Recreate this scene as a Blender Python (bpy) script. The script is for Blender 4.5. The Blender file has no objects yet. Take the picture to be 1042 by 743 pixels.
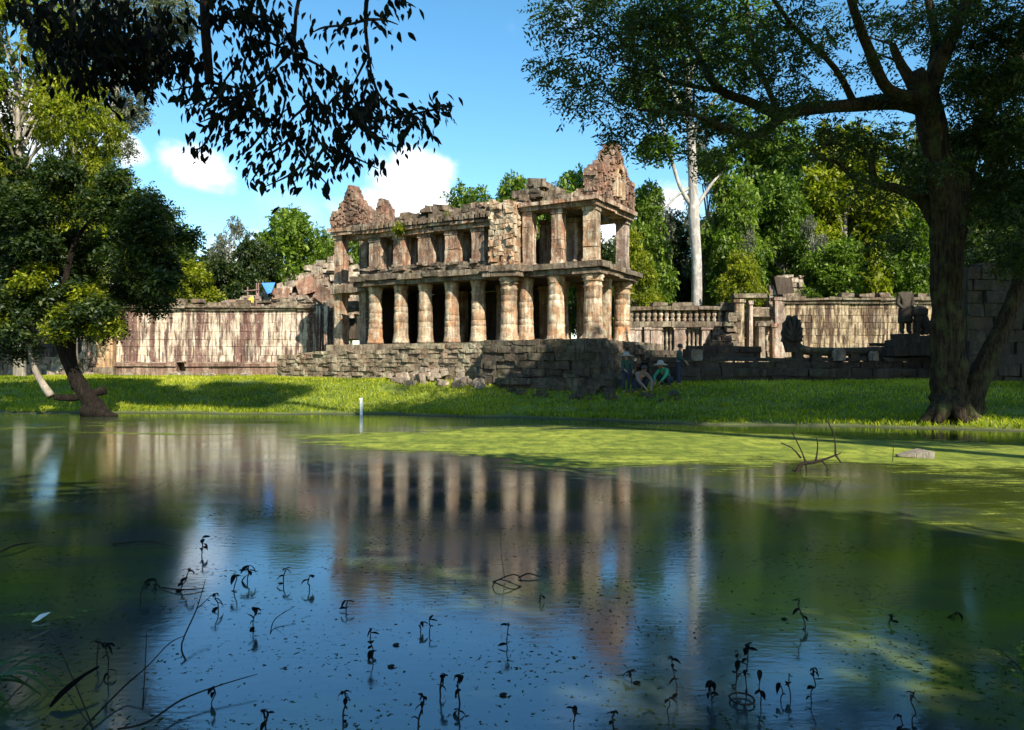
import bpy, math, random
import numpy as np
from mathutils import Vector, noise

random.seed(7)
RNG = np.random.default_rng(7)
sc = bpy.context.scene
col = sc.collection
F = 780.0; CX = 521.0; CY = 371.5; EYE = 1.7

# ------------------------------------------------------------------ camera
cam_d = bpy.data.cameras.new("camera")
cam_d.sensor_width = 36.0
cam_d.lens = F / 1042 * 36
cam_d.clip_start = 0.1
cam_d.clip_end = 3000
cam = bpy.data.objects.new("camera", cam_d)
cam.location = (0, 0, EYE)
cam.rotation_euler = (math.radians(90), 0, 0)
col.objects.link(cam)
sc.camera = cam

# ------------------------------------------------------------------ sun, sky, exposure
SUN_EL = 38.0
SUN_AZ = 151.0          # clockwise from +Y: behind the camera, to the right
SV = Vector((math.sin(math.radians(SUN_AZ)) * math.cos(math.radians(SUN_EL)),
             math.cos(math.radians(SUN_AZ)) * math.cos(math.radians(SUN_EL)),
             math.sin(math.radians(SUN_EL))))
sl = bpy.data.lights.new("sun", 'SUN')
sl.energy = 5.0
sl.angle = math.radians(0.5)
sl.color = (1.0, 0.93, 0.8)
so = bpy.data.objects.new("sun", sl)
so.rotation_euler = SV.to_track_quat('Z', 'Y').to_euler()
so.location = (20, -20, 40)
col.objects.link(so)

sc.view_settings.view_transform = 'Standard'
sc.view_settings.look = 'None'
sc.view_settings.gamma = 1.0
sc.view_settings.use_curve_mapping = False
sc.view_settings.exposure = 1.05
sc.cycles.max_bounces = 8
sc.cycles.diffuse_bounces = 2
sc.cycles.glossy_bounces = 3
sc.cycles.transparent_max_bounces = 8
sc.cycles.sample_clamp_indirect = 6
sc.cycles.caustics_reflective = False
sc.cycles.caustics_refractive = False
try:
    sc.cycles.use_denoising = True
except Exception:
    pass


class NT:
    """tiny helper for writing node trees"""
    def __init__(s, tree):
        s.t = tree; s.n = tree.nodes; s.l = tree.links
    def new(s, typ, **kw):
        n = s.n.new(typ)
        for k, v in kw.items():
            setattr(n, k, v)
        return n
    def link(s, a, b):
        s.l.new(a, b)
    def put(s, sock, v):
        if isinstance(v, bpy.types.NodeSocket):
            s.l.new(v, sock)
        else:
            sock.default_value = v
    def math(s, op, a, b=0.0, c=None, clamp=False):
        n = s.new('ShaderNodeMath', operation=op); n.use_clamp = clamp
        s.put(n.inputs[0], a); s.put(n.inputs[1], b)
        if c is not None: s.put(n.inputs[2], c)
        return n.outputs[0]
    def ramp(s, fac, stops, interp='LINEAR'):
        n = s.new('ShaderNodeValToRGB'); n.color_ramp.interpolation = interp
        e = n.color_ramp.elements
        while len(e) < len(stops): e.new(0.5)
        for i, (p, c) in enumerate(stops):
            e[i].position = p
            e[i].color = (c, c, c, 1) if isinstance(c, (int, float)) else (*c, 1)
        s.put(n.inputs[0], fac)
        return n.outputs[0]
    def noise(s, vec, scale, detail=4, rough=0.55, dist=0.0):
        n = s.new('ShaderNodeTexNoise')
        s.put(n.inputs['Vector'], vec)
        n.inputs['Scale'].default_value = scale; n.inputs['Detail'].default_value = detail
        n.inputs['Roughness'].default_value = rough; n.inputs['Distortion'].default_value = dist
        return n.outputs[0]
    def mapping(s, vec, scale=(1, 1, 1), loc=(0, 0, 0), rot=(0, 0, 0)):
        n = s.new('ShaderNodeMapping'); s.put(n.inputs[0], vec)
        n.inputs['Scale'].default_value = scale; n.inputs['Location'].default_value = loc
        n.inputs['Rotation'].default_value = rot
        return n.outputs[0]
    def mix(s, fac, a, b, blend='MIX'):
        n = s.new('ShaderNodeMix', data_type='RGBA', blend_type=blend)
        s.put(n.inputs[0], fac)
        for i, v in ((6, a), (7, b)):
            if isinstance(v, tuple) and len(v) == 3: v = (*v, 1)
            s.put(n.inputs[i], v)
        return n.outputs[2]


# world: clear sky with a few bright cumulus at real sky directions
W = bpy.data.worlds.new("World")
sc.world = W
W.use_nodes = True
w = NT(W.node_tree)
for n in list(w.n): w.n.remove(n)
out = w.new('ShaderNodeOutputWorld'); bg = w.new('ShaderNodeBackground')
sky = w.new('ShaderNodeTexSky', sky_type='NISHITA')
sky.sun_disc = False
sky.sun_elevation = math.radians(SUN_EL)
sky.sun_rotation = math.radians(SUN_AZ)
sky.altitude = 50; sky.air_density = 1.0; sky.dust_density = 0.3; sky.ozone_density = 2.0
hs = w.new('ShaderNodeHueSaturation')
hs.inputs['Saturation'].default_value = 1.25
hs.inputs['Hue'].default_value = 0.487
w.link(sky.outputs[0], hs.inputs['Color'])
tc = w.new('ShaderNodeTexCoord')
sx = w.new('ShaderNodeSeparateXYZ'); w.link(tc.outputs['Generated'], sx.inputs[0])
yy = w.math('MAXIMUM', sx.outputs[1], 0.05)
cu = w.math('DIVIDE', sx.outputs[0], yy); cv = w.math('DIVIDE', sx.outputs[2], yy)
nz = w.noise(tc.outputs['Generated'], 9.0, 6, 0.55, 0.2)
nz2 = w.noise(tc.outputs['Generated'], 3.2, 5, 0.55)
total = None
for (px, py, rx, ry, tilt) in ((418, 178, 66, 36, -.1), (360, 208, 70, 26, 0), (190, 165, 50, 22, -.45), (128, 150, 34, 20, -.4),
                              (668, 215, 60, 40, 0), (470, 215, 60, 16, 0), (560, 250, 120, 14, 0), (235, 262, 60, 28, 0),
                              (860, 240, 90, 50, 0), (60, 120, 80, 60, 0), (960, 260, 60, 40, 0)):
    u0 = (px - CX) / F; v0 = (CY - py) / F
    du = w.math('SUBTRACT', cu, u0); dv = w.math('SUBTRACT', cv, v0)
    c_, s_ = math.cos(tilt), math.sin(tilt)
    a = w.math('ADD', w.math('MULTIPLY', du, c_), w.math('MULTIPLY', dv, s_))
    b = w.math('SUBTRACT', w.math('MULTIPLY', dv, c_), w.math('MULTIPLY', du, s_))
    a = w.math('DIVIDE', a, rx / F); b = w.math('DIVIDE', b, ry / F)
    d = w.math('SQRT', w.math('ADD', w.math('MULTIPLY', a, a), w.math('MULTIPLY', b, b)))
    m = w.math('SUBTRACT', 1.0, d)
    total = m if total is None else w.math('MAXIMUM', total, m)
m = w.math('ADD', total, w.math('MULTIPLY', w.math('SUBTRACT', nz, 0.5), 3.6))
mask = w.ramp(m, ((-0.0, 0.0), (0.85, 1.0)), 'EASE')
front = w.math('GREATER_THAN', sx.outputs[1], 0.1)
mask = w.math('MULTIPLY', mask, front)
gen = w.ramp(nz2, ((0.60, 0.0), (0.74, 0.85)), 'EASE')
upm = w.ramp(sx.outputs[2], ((0.0, 0.0), (0.5, 1.0)))
mask = w.math('MAXIMUM', mask, w.math('MULTIPLY', gen, upm))
shade = w.ramp(nz, ((0.25, (4.6, 5.0, 5.6)), (0.6, (7.0, 7.1, 7.2))))
cmix = w.mix(mask, hs.outputs[0], shade)
w.link(cmix, bg.inputs[0])
bg.inputs[1].default_value = 0.115
w.link(bg.outputs[0], out.inputs[0])


# ================================================================== helpers
def P(px, py, Y):
    """a point at depth Y measured off the photograph"""
    return Vector(((px - CX) / F * Y, Y, EYE + (CY - py) / F * Y))

def PW(px, py, z=0.0):
    Y = (EYE - z) * F / (py - CY)
    return Vector(((px - CX) / F * Y, Y, z))

def tag(o, label=None, cat=None, group=None, kind=None):
    if label: o["label"] = label
    if cat: o["category"] = cat
    if group: o["group"] = group
    if kind: o["kind"] = kind
    return o

def empty(name, loc, label, cat, group=None):
    o = bpy.data.objects.new(name, None)
    o.location = loc; o.empty_display_size = 0.3
    col.objects.link(o)
    return tag(o, label, cat, group)

class MB:
    """collects polygons (world coordinates) and links them as ONE mesh object"""
    def __init__(s):
        s.v = []; s.f = []; s.m = []
    def add(s, verts, faces, mi=0):
        b = len(s.v)
        s.v.extend([tuple(v) for v in verts])
        for f in faces:
            s.f.append(tuple(b + i for i in f)); s.m.append(mi)
    def box(s, o, ax, ay, az, jit=0.0, mi=0, bev=0.0):
        """box with corner o and edge vectors"""
        o = Vector(o); ax = Vector(ax); ay = Vector(ay); az = Vector(az)
        vs = []
        for k in (0, 1):
            for j in (0, 1):
                for i in (0, 1):
                    p = o + ax * i + ay * j + az * k
                    if jit:
                        p = p + Vector((random.uniform(-jit, jit), random.uniform(-jit, jit), random.uniform(-jit, jit)))
                    vs.append(p)
        s.add(vs, [(0, 2, 3, 1), (4, 5, 7, 6), (0, 1, 5, 4), (2, 6, 7, 3), (0, 4, 6, 2), (1, 3, 7, 5)], mi)
    def cbox(s, c, sx, sy, sz, rz=0.0, jit=0.0, mi=0, tilt=0.0):
        ca, sa = math.cos(rz), math.sin(rz)
        ax = Vector((ca, sa, tilt)) * sx; ay = Vector((-sa, ca, -tilt * .7)) * sy; az = Vector((-tilt * ca, -tilt * sa, 1)) * sz
        s.box(Vector(c) - ax / 2 - ay / 2, ax, ay, az, jit, mi)
    def lathe(s, c, prof, n=16, jit=0.0, mi=0, axis=None, rot=0.0):
        b = []; c = Vector(c)
        for (r, z) in prof:
            for k in range(n):
                a = 2 * math.pi * k / n + rot
                rr = r * (1 + random.uniform(-jit, jit)) if jit else r
                b.append(c + Vector((rr * math.cos(a), rr * math.sin(a), z)))
        fs = []
        for j in range(len(prof) - 1):
            for k in range(n):
                k2 = (k + 1) % n
                fs.append((j * n + k, j * n + k2, (j + 1) * n + k2, (j + 1) * n + k))
        fs.append(tuple(range(n))[::-1]); fs.append(tuple((len(prof) - 1) * n + k for k in range(n)))
        s.add(b, fs, mi)
    def tube(s, pts, rad, n=8, mi=0, rough=0.0, sub=4, cap=True, ridge=0.0):
        pts = [Vector(p) for p in pts]
        if sub > 1 and len(pts) > 2:
            P2 = []; R2 = []
            for i in range(len(pts) - 1):
                p0 = pts[max(i - 1, 0)]; p1 = pts[i]; p2 = pts[i + 1]; p3 = pts[min(i + 2, len(pts) - 1)]
                for k in range(sub):
                    t = k / sub
                    P2.append(0.5 * ((2 * p1) + (p2 - p0) * t + (2 * p0 - 5 * p1 + 4 * p2 - p3) * t * t + (3 * p1 - p0 - 3 * p2 + p3) * t ** 3))
                    R2.append(rad[i] + (rad[i + 1] - rad[i]) * t)
            P2.append(pts[-1]); R2.append(rad[-1])
            pts, rad = P2, R2
        vs = []; prev = None
        for i, p in enumerate(pts):
            d = (pts[min(i + 1, len(pts) - 1)] - pts[max(i - 1, 0)]).normalized()
            if prev is None:
                a = d.orthogonal().normalized()
            else:
                a = (prev - d * prev.dot(d)).normalized()
            prev = a; b = d.cross(a)
            for k in range(n):
                t = 2 * math.pi * k / n
                e = a * math.cos(t) + b * math.sin(t)
                r = rad[i]
                if rough:
                    q = p + e * r
                    r *= 1 + rough * (noise.noise(q * (1.2 / max(r, .03)) * .5) + .8 * noise.noise(Vector((math.cos(t) * 3, math.sin(t) * 3, q.z * .25))))
                if ridge:
                    r *= 1 + ridge * (abs(math.sin(t * 8 + 2.2 * noise.noise(Vector((p.z * .8, t, 3))) + .6 * p.z)) - .6) + ridge * .9 * noise.noise(Vector((math.cos(t) * 5, math.sin(t) * 5, p.z * 1.3)))
                vs.append(p + e * r)
        fs = []
        for j in range(len(pts) - 1):
            for k in range(n):
                k2 = (k + 1) % n
                fs.append((j * n + k, j * n + k2, (j + 1) * n + k2, (j + 1) * n + k))
        if cap:
            fs.append(tuple(range(n))[::-1]); fs.append(tuple((len(pts) - 1) * n + k for k in range(n)))
        s.add(vs, fs, mi)
    def build(s, name, mats, parent=None, smooth=False, origin=None):
        me = bpy.data.meshes.new(name)
        off = Vector((0, 0, 0))
        if parent is not None: off = world_loc(parent)
        elif origin is not None: off = Vector(origin)
        me.from_pydata([(v[0] - off.x, v[1] - off.y, v[2] - off.z) for v in s.v], [], s.f)
        if not isinstance(mats, (list, tuple)): mats = [mats]
        for m_ in mats: me.materials.append(m_)
        if len(mats) > 1: me.polygons.foreach_set('material_index', s.m)
        if smooth: me.polygons.foreach_set('use_smooth', [True] * len(me.polygons))
        me.update()
        o = bpy.data.objects.new(name, me)
        if parent is not None: o.parent = parent
        else: o.location = off
        col.objects.link(o)
        return o

def world_loc(o):
    p = Vector(o.location)
    while o.parent is not None:
        o = o.parent; p = p + Vector(o.location)
    return p

def copy_tree(o, parent=None):
    c = o.copy(); col.objects.link(c)
    if parent is not None: c.parent = parent
    for ch in [x for x in bpy.data.objects if x.parent == o]:
        copy_tree(ch, c)
    return c

# ================================================================== materials
def new_mat(name):
    m = bpy.data.materials.new(name); m.use_nodes = True
    t = NT(m.node_tree)
    for n in list(t.n): t.n.remove(n)
    o = t.new('ShaderNodeOutputMaterial'); b = t.new('ShaderNodeBsdfPrincipled')
    t.link(b.outputs[0], o.inputs[0])
    return m, t, b, o

def stone(name, a, b_, dark, pale, streak=0.5, lichen=0.5, moss=0.2, joints=None, rough=0.92, bump=0.6, stone_joint=0.5, zmoss=None):
    m, t, b, o = new_mat(name)
    tcn = t.new('ShaderNodeTexCoord'); v = tcn.outputs['Object']
    big = t.noise(v, 0.45, 4, 0.6)
    c = t.mix(t.ramp(big, ((0.35, 0.0), (0.65, 1.0))), a, b_)
    med = t.noise(v, 2.3, 6, 0.65)
    c = t.mix(t.math('MULTIPLY', t.ramp(med, ((0.42, 0.0), (0.62, 1.0))), lichen), c, pale)
    stv = t.mapping(v, (1.5, 1.5, 0.16))
    st = t.noise(stv, 1.15, 7, 0.66)
    c = t.mix(t.math('MULTIPLY', t.ramp(st, ((0.49, 0.0), (0.56, 1.0))), streak), c, dark)
    st2 = t.noise(t.mapping(v, (5, 5, 0.5), (3, 1, 7)), 1.6, 5, 0.6)
    c = t.mix(t.math('MULTIPLY', t.ramp(st2, ((0.46, 0.0), (0.60, 1.0))), min(1, streak * 1.0)), c, tuple(x * 0.5 for x in dark))
    c = t.mix(t.ramp(t.noise(t.mapping(v, (1, 1, .5), (5, 5, 5)), 1.05, 6, .7), ((.5, 0.0), (.64, .62))), c, (0.045, 0.036, 0.028))
    fine = t.noise(v, 14, 5, 0.7)
    c = t.mix(t.ramp(fine, ((0.52, 0.0), (0.72, 0.7))), c, tuple(x * .3 for x in a))
    c = t.mix(t.math('MULTIPLY', t.ramp(t.noise(v, 7.0, 5, .7), ((0.58, 0.0), (0.68, 1.0))), lichen * .8), c, pale)
    mossm = t.ramp(t.noise(v, 1.3, 5, 0.7), ((0.5, 0.0), (0.66, 1.0)))
    geo = t.new('ShaderNodeNewGeometry')
    sn = t.new('ShaderNodeSeparateXYZ'); t.link(geo.outputs['Normal'], sn.inputs[0])
    upf = t.ramp(sn.outputs[2], ((0.3, 0.25), (0.9, 1.0)))
    c = t.mix(t.math('MULTIPLY', t.math('MULTIPLY', mossm, upf), min(1, moss * 2.5)), c, (0.07, 0.085, 0.02))
    c = t.mix(t.math('MULTIPLY', t.math('MULTIPLY', t.ramp(t.noise(v, 4.1, 5, 0.7), ((0.45, 0.0), (0.6, 1.0))), upf), .75), c, (0.035, 0.032, 0.028))
    hgt = t.math('ADD', t.math('MULTIPLY', med, 0.6), t.math('MULTIPLY', fine, 0.4))
    if joints:
        sp = t.new('ShaderNodeSeparateXYZ'); t.link(v, sp.inputs[0])
        cb = t.new('ShaderNodeCombineXYZ')
        t.put(cb.inputs[0], t.math('ADD', sp.outputs[0], t.math('MULTIPLY', sp.outputs[1], 0.6))); t.link(sp.outputs[2], cb.inputs[1])
        br = t.new('ShaderNodeTexBrick'); t.link(cb.outputs[0], br.inputs['Vector'])
        br.inputs['Scale'].default_value = 1.0
        br.inputs['Brick Width'].default_value = joints[0]; br.inputs['Row Height'].default_value = joints[1]
        br.inputs['Mortar Size'].default_value = 0.009; br.inputs['Mortar Smooth'].default_value = 0.3
        br.inputs['Color1'].default_value = (0.75, 0.75, 0.75, 1); br.inputs['Color2'].default_value = (1, 1, 1, 1)
        br.inputs['Mortar'].default_value = (1, 1, 1, 1)
        c = t.mix(stone_joint, c, br.outputs['Color'], 'MULTIPLY')
        c = t.mix(t.math('MULTIPLY', br.outputs['Fac'], 0.4), c, tuple(x * .25 for x in a))
        hgt = t.math('SUBTRACT', hgt, t.math('MULTIPLY', br.outputs['Fac'], 0.5))
    bp = t.new('ShaderNodeBump'); bp.inputs['Strength'].default_value = bump; bp.inputs['Distance'].default_value = 0.12
    t.put(bp.inputs['Height'], hgt)
    t.link(bp.outputs[0], b.inputs['Normal'])
    t.put(b.inputs['Base Color'], c)
    b.inputs['Roughness'].default_value = rough
    b.inputs['Specular IOR Level'].default_value = 0.2
    return m

M = {}
M['column'] = stone('weathered_sandstone', (0.48, 0.34, 0.21), (0.50, 0.24, 0.11), (0.13, 0.075, 0.05), (0.74, 0.66, 0.48), 0.5, 0.85, 0.15, bump=.9)
M['upper'] = stone('reddish_laterite', (0.42, 0.26, 0.16), (0.46, 0.22, 0.12), (0.12, 0.06, 0.045), (0.70, 0.60, 0.44), 0.65, 0.8, 0.2, bump=.9)
M['ledge'] = stone('lichen_crusted_stone', (0.14, 0.10, 0.07), (0.22, 0.14, 0.09), (0.05, 0.032, 0.024), (0.50, 0.45, 0.33), 0.5, 0.5, 0.45, bump=1.0)
M['pediment'] = stone('carved_red_stone', (0.26, 0.13, 0.085), (0.34, 0.17, 0.11), (0.07, 0.04, 0.03), (0.52, 0.44, 0.32), 0.45, 0.45, 0.15, bump=1.0)
M['plinth'] = stone('grey_laterite_block', (0.26, 0.20, 0.13), (0.32, 0.20, 0.13), (0.08, 0.05, 0.035), (0.56, 0.52, 0.36), 0.45, 0.6, 0.35, bump=1.0)
M['shadedark'] = stone('shade_dark_mossy_block', (0.075, 0.06, 0.045), (0.11, 0.075, 0.05), (0.025, 0.02, 0.015), (0.22, 0.2, 0.14), 0.5, 0.45, 0.4, bump=1.0)  # mossy plinth stone, tree shade put into its darker colour
M['wall'] = stone('streaked_sandstone', (0.50, 0.37, 0.27), (0.60, 0.48, 0.35), (0.17, 0.085, 0.07), (0.80, 0.73, 0.58), 0.95, 0.6, 0.08, bump=0.7)
M['wallbase'] = stone('maroon_laterite', (0.27, 0.15, 0.11), (0.34, 0.22, 0.16), (0.10, 0.05, 0.04), (0.48, 0.40, 0.28), 0.5, 0.4, 0.2, joints=(0.9, .3), stone_joint=.3)
M['wallgold'] = stone('ochre_streaked_stone', (0.30, 0.21, 0.12), (0.42, 0.31, 0.18), (0.08, 0.045, 0.03), (0.58, 0.50, 0.36), 0.95, 0.5, 0.1, bump=.9)
M['ochre'] = stone('orange_ochre_stone', (0.50, 0.29, 0.13), (0.56, 0.36, 0.2), (0.14, 0.07, 0.05), (0.6, 0.5, 0.36), 0.5, 0.4, 0.1, joints=(.9, .45), stone_joint=.2)
M['rubble'] = stone('pale_rubble_stone', (0.38, 0.30, 0.21), (0.36, 0.21, 0.14), (0.09, 0.06, 0.045), (0.70, 0.64, 0.50), 0.45, 0.65, 0.2, bump=1.0)
M['dark'] = stone('shade_dark_stone', (0.045, 0.038, 0.03), (0.07, 0.045, 0.035), (0.018, 0.014, 0.012), (0.13, 0.12, 0.09), 0.4, 0.35, 0.35)  # terrace, statue and wall stone, tree shade put into its colour
M['gallery'] = stone('pink_grey_stone', (0.50, 0.36, 0.29), (0.44, 0.30, 0.22), (0.14, 0.08, 0.06), (0.68, 0.61, 0.50), 0.55, 0.6, 0.2, bump=.9)
M['inside'] = stone('shade_dark_inner_stone', (0.06, 0.042, 0.03), (0.08, 0.055, 0.04), (0.025, 0.02, 0.015), (0.13, 0.11, 0.08), 0.3, 0.3, 0.1)  # inner stone, interior shade put into the dark colour

def bark(name, a, b_, scale=1.0, bump=1.0, moss=0.0):
    m, t, b, o = new_mat(name)
    tcn = t.new('ShaderNodeTexCoord'); v = tcn.outputs['Object']
    r = t.noise(t.mapping(v, (7 * scale, 7 * scale, 1.1 * scale)), 1.6, 6, 0.65, 0.6)
    c = t.mix(t.ramp(r, ((0.38, 0.0), (0.62, 1.0))), a, b_)
    c = t.mix(t.ramp(t.noise(v, 2.2, 4, .6), ((0.5, 0.0), (0.68, 0.6 + moss * .4))), c, tuple(x * 1.8 for x in b_) if not moss else (0.10, 0.12, 0.04))
    bp = t.new('ShaderNodeBump'); bp.inputs['Strength'].default_value = bump; bp.inputs['Distance'].default_value = 0.22
    t.put(bp.inputs['Height'], r); t.link(bp.outputs[0], b.inputs['Normal'])
    t.put(b.inputs['Base Color'], c); b.inputs['Roughness'].default_value = 0.95
    b.inputs['Specular IOR Level'].default_value = 0.15
    return m
M['bark'] = bark('furrowed_brown_bark', (0.018, 0.013, 0.009), (0.085, 0.062, 0.036), 1.3, 1.0, .25)
M['barkdark'] = bark('dark_bark', (0.008, 0.006, 0.004), (0.026, 0.019, 0.013), 1.4)
M['barkpale'] = bark('pale_smooth_bark', (0.21, 0.19, 0.17), (0.36, 0.33, 0.29), .5, .25)
M['barkgrey'] = bark('grey_bark', (0.14, 0.12, 0.09), (0.28, 0.25, 0.2), 1.0, .5)
M['deadwood'] = bark('dead_wet_wood', (0.012, 0.01, 0.008), (0.04, 0.03, 0.022), 4.0, .6)
M['bleached'] = bark('bleached_wood', (0.13, 0.11, 0.08), (0.26, 0.22, 0.17), 3.0, .4)

def leafmat(name, cols, trans=0.35, gloss=0.35):
    m, t, b, o = new_mat(name)
    at = t.new('ShaderNodeAttribute'); at.attribute_name = 'rnd'
    n = len(cols)
    c = t.ramp(at.outputs['Fac'], [(i / (n - 1), cc) for i, cc in enumerate(cols)])
    t.put(b.inputs['Base Color'], c)
    b.inputs['Roughness'].default_value = 0.5
    b.inputs['Specular IOR Level'].default_value = gloss
    tr = t.new('ShaderNodeBsdfTranslucent')
    t.put(tr.inputs[0], t.mix(1.0, c, (1.0, 1.25, 0.45), 'MULTIPLY'))
    mx = t.new('ShaderNodeMixShader'); mx.inputs[0].default_value = trans
    t.link(b.outputs[0], mx.inputs[1]); t.link(tr.outputs[0], mx.inputs[2])
    t.link(mx.outputs[0], o.inputs[0])
    return m
M['leaf_dark'] = leafmat('dark_evergreen_leaf', ((0.010, 0.022, 0.007), (0.026, 0.048, 0.010), (0.09, 0.115, 0.014)))
M['leaf_rain'] = leafmat('fine_feathery_leaf', ((0.014, 0.026, 0.010), (0.035, 0.058, 0.014), (0.08, 0.11, 0.02)), .4)
M['leaf_mid'] = leafmat('mid_green_leaf', ((0.025, 0.05, 0.006), (0.08, 0.14, 0.013), (0.19, 0.26, 0.025)), .4)
M['leaf_yellow'] = leafmat('yellow_green_leaf', ((0.06, 0.085, 0.006), (0.20, 0.22, 0.010), (0.40, 0.40, 0.03)), .5)
M['leaf_bright'] = leafmat('bright_green_leaf', ((0.035, 0.065, 0.008), (0.12, 0.19, 0.018), (0.30, 0.37, 0.05)), .45)
M['leaf_grey'] = leafmat('grey_green_leaf', ((0.06, 0.07, 0.045), (0.12, 0.13, 0.085), (0.22, 0.22, 0.15)), .3)
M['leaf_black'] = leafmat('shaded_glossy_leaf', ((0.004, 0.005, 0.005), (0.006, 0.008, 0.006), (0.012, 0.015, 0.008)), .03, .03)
M['leaf_blade'] = leafmat('light_green_blade', ((0.06, 0.12, 0.03), (0.10, 0.2, 0.05), (0.16, 0.3, 0.08)), .4)
M['grass'] = leafmat('sunlit_grass', ((0.06, 0.10, 0.008), (0.20, 0.25, 0.012), (0.42, 0.43, 0.025), (0.62, 0.58, 0.12)), .45, .2)

def plain(name, c, rough=0.7, var=0.3, scale=8):
    m, t, b, o = new_mat(name)
    tcn = t.new('ShaderNodeTexCoord')
    n = t.noise(tcn.outputs['Object'], scale, 4, .6)
    t.put(b.inputs['Base Color'], t.mix(n, tuple(x * (1 - var) for x in c), tuple(min(1, x * (1 + var)) for x in c)))
    b.inputs['Roughness'].default_value = rough
    return m
M['tarp'] = plain('blue_tarpaulin', (0.05, 0.19, 0.5), .5)
M['scaf'] = plain('rusty_scaffold_pipe', (0.2, 0.12, 0.1), .5)
M['yellowc'] = plain('yellow_cloth', (0.6, 0.4, 0.05), .8)
M['shirt'] = plain('dark_green_cotton', (0.015, 0.05, 0.035), .9)
M['shirt2'] = plain('bright_green_cotton', (0.03, 0.24, 0.13), .9)
M['pinkc'] = plain('faded_pink_cotton', (0.16, 0.11, 0.09), .9)
M['trous'] = plain('navy_cotton', (0.02, 0.025, 0.05), .9)
M['skin'] = plain('brown_skin', (0.28, 0.15, 0.09), .6, .1)
M['hat'] = plain('straw_white_hat', (0.26, 0.24, 0.2), .9)
M['white'] = plain('white_paint', (0.8, 0.8, 0.74), .7, .1)
M['hair'] = plain('black_hair', (0.01, 0.008, 0.007), .5, .1)

# ================================================================== setting: terrain
EDGE = [(-60, 27), (-30, 27.5), (-18.3, 27.3), (-13.8, 27.0), (-8, 26.6), (-4.1, 26.2), (0, 24.8), (2.4, 23.5), (6.3, 21.6), (11, 20.6), (13.3, 19.9), (20, 18.5), (30, 17.5), (60, 17)]
EX = np.array([e[0] for e in EDGE], float); EY = np.array([e[1] for e in EDGE], float)
def sstep(t): t = np.clip(t, 0, 1); return t * t * (3 - 2 * t)
def fnoise(x, y):
    return (np.sin(x * .71 + y * .33 + 1) * np.cos(y * .57 - x * .21) + .5 * np.sin(x * 1.9 - y * 1.3) * np.cos(y * 2.3 + x * .8 + 2) + .25 * np.sin(x * 4.1 + 3 * np.cos(y * 3.1)))
def ground_z(x, y):
    x = np.asarray(x, float); y = np.asarray(y, float)
    e = np.interp(x, EX, EY) + 0.22 * np.sin(x * .9) + .12 * np.sin(x * 2.7 + 1)
    d = y - e
    far = -0.9 + 0.95 * sstep((d + 2.2) / 2.4) + 1.0 * sstep((d - .1) / 7.0) + 0.05 * fnoise(x, y) * sstep(d / 1.5)
    d2 = 0.6 - y + .15 * np.sin(x * 1.3)
    near = -0.9 + 1.0 * sstep((d2 + 1.6) / 1.6) + .12 * sstep(d2 / 2)
    dl = np.abs(x + 2) - 34
    side = -0.9 + 1.6 * sstep((dl + 2) / 5)
    return np.maximum(np.maximum(far, near), side)

def make_ground():
    xs = np.concatenate([np.array([-900, -400, -200, -120, -90]), np.arange(-70, 70.1, .5), np.array([90, 120, 200, 400, 900])])
    ys = np.concatenate([np.array([-300, -100, -50, -30, -20]), np.arange(-12, 12, 1.0), np.arange(12, 56, .35), np.arange(56, 100, 2.5), np.array([120, 160, 250, 500, 1200])])
    X, Yg = np.meshgrid(xs, ys)
    Z = ground_z(X, Yg)
    v = np.stack([X.ravel(), Yg.ravel(), Z.ravel()], 1)
    nx, ny = len(xs), len(ys)
    idx = np.arange(nx * ny).reshape(ny, nx)
    f = np.stack([idx[:-1, :-1].ravel(), idx[:-1, 1:].ravel(), idx[1:, 1:].ravel(), idx[1:, :-1].ravel()], 1)
    me = bpy.data.meshes.new('ground'); me.from_pydata(v.tolist(), [], f.tolist())
    me.polygons.foreach_set('use_smooth', [True] * len(me.polygons))
    m, t, b, o = new_mat('grassy_earth')
    tcn = t.new('ShaderNodeTexCoord'); vv = tcn.outputs['Object']
    c = t.mix(t.ramp(t.noise(vv, .9, 6, .65), ((.35, 0.0), (.65, 1.0))), (0.09, 0.13, 0.012), (0.19, 0.24, 0.02))
    c = t.mix(t.ramp(t.noise(vv, 5, 5, .7), ((.55, 0.0), (.7, .7))), c, (0.13, 0.10, 0.05))
    geo = t.new('ShaderNodeNewGeometry'); sp = t.new('ShaderNodeSeparateXYZ'); t.link(geo.outputs['Position'], sp.inputs[0])
    c = t.mix(t.ramp(sp.outputs[2], ((0.0, 1.0), (0.08, 0.0))), c, (0.035, 0.03, 0.015))
    bp = t.new('ShaderNodeBump'); bp.inputs['Strength'].default_value = .8; bp.inputs['Distance'].default_value = .1
    t.put(bp.inputs['Height'], t.noise(vv, 9, 6, .7)); t.link(bp.outputs[0], b.inputs['Normal'])
    t.put(b.inputs['Base Color'], c); b.inputs['Roughness'].default_value = .95
    me.materials.append(m)
    ob = bpy.data.objects.new('ground', me); col.objects.link(ob); tag(ob, kind='structure')
make_ground()

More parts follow.
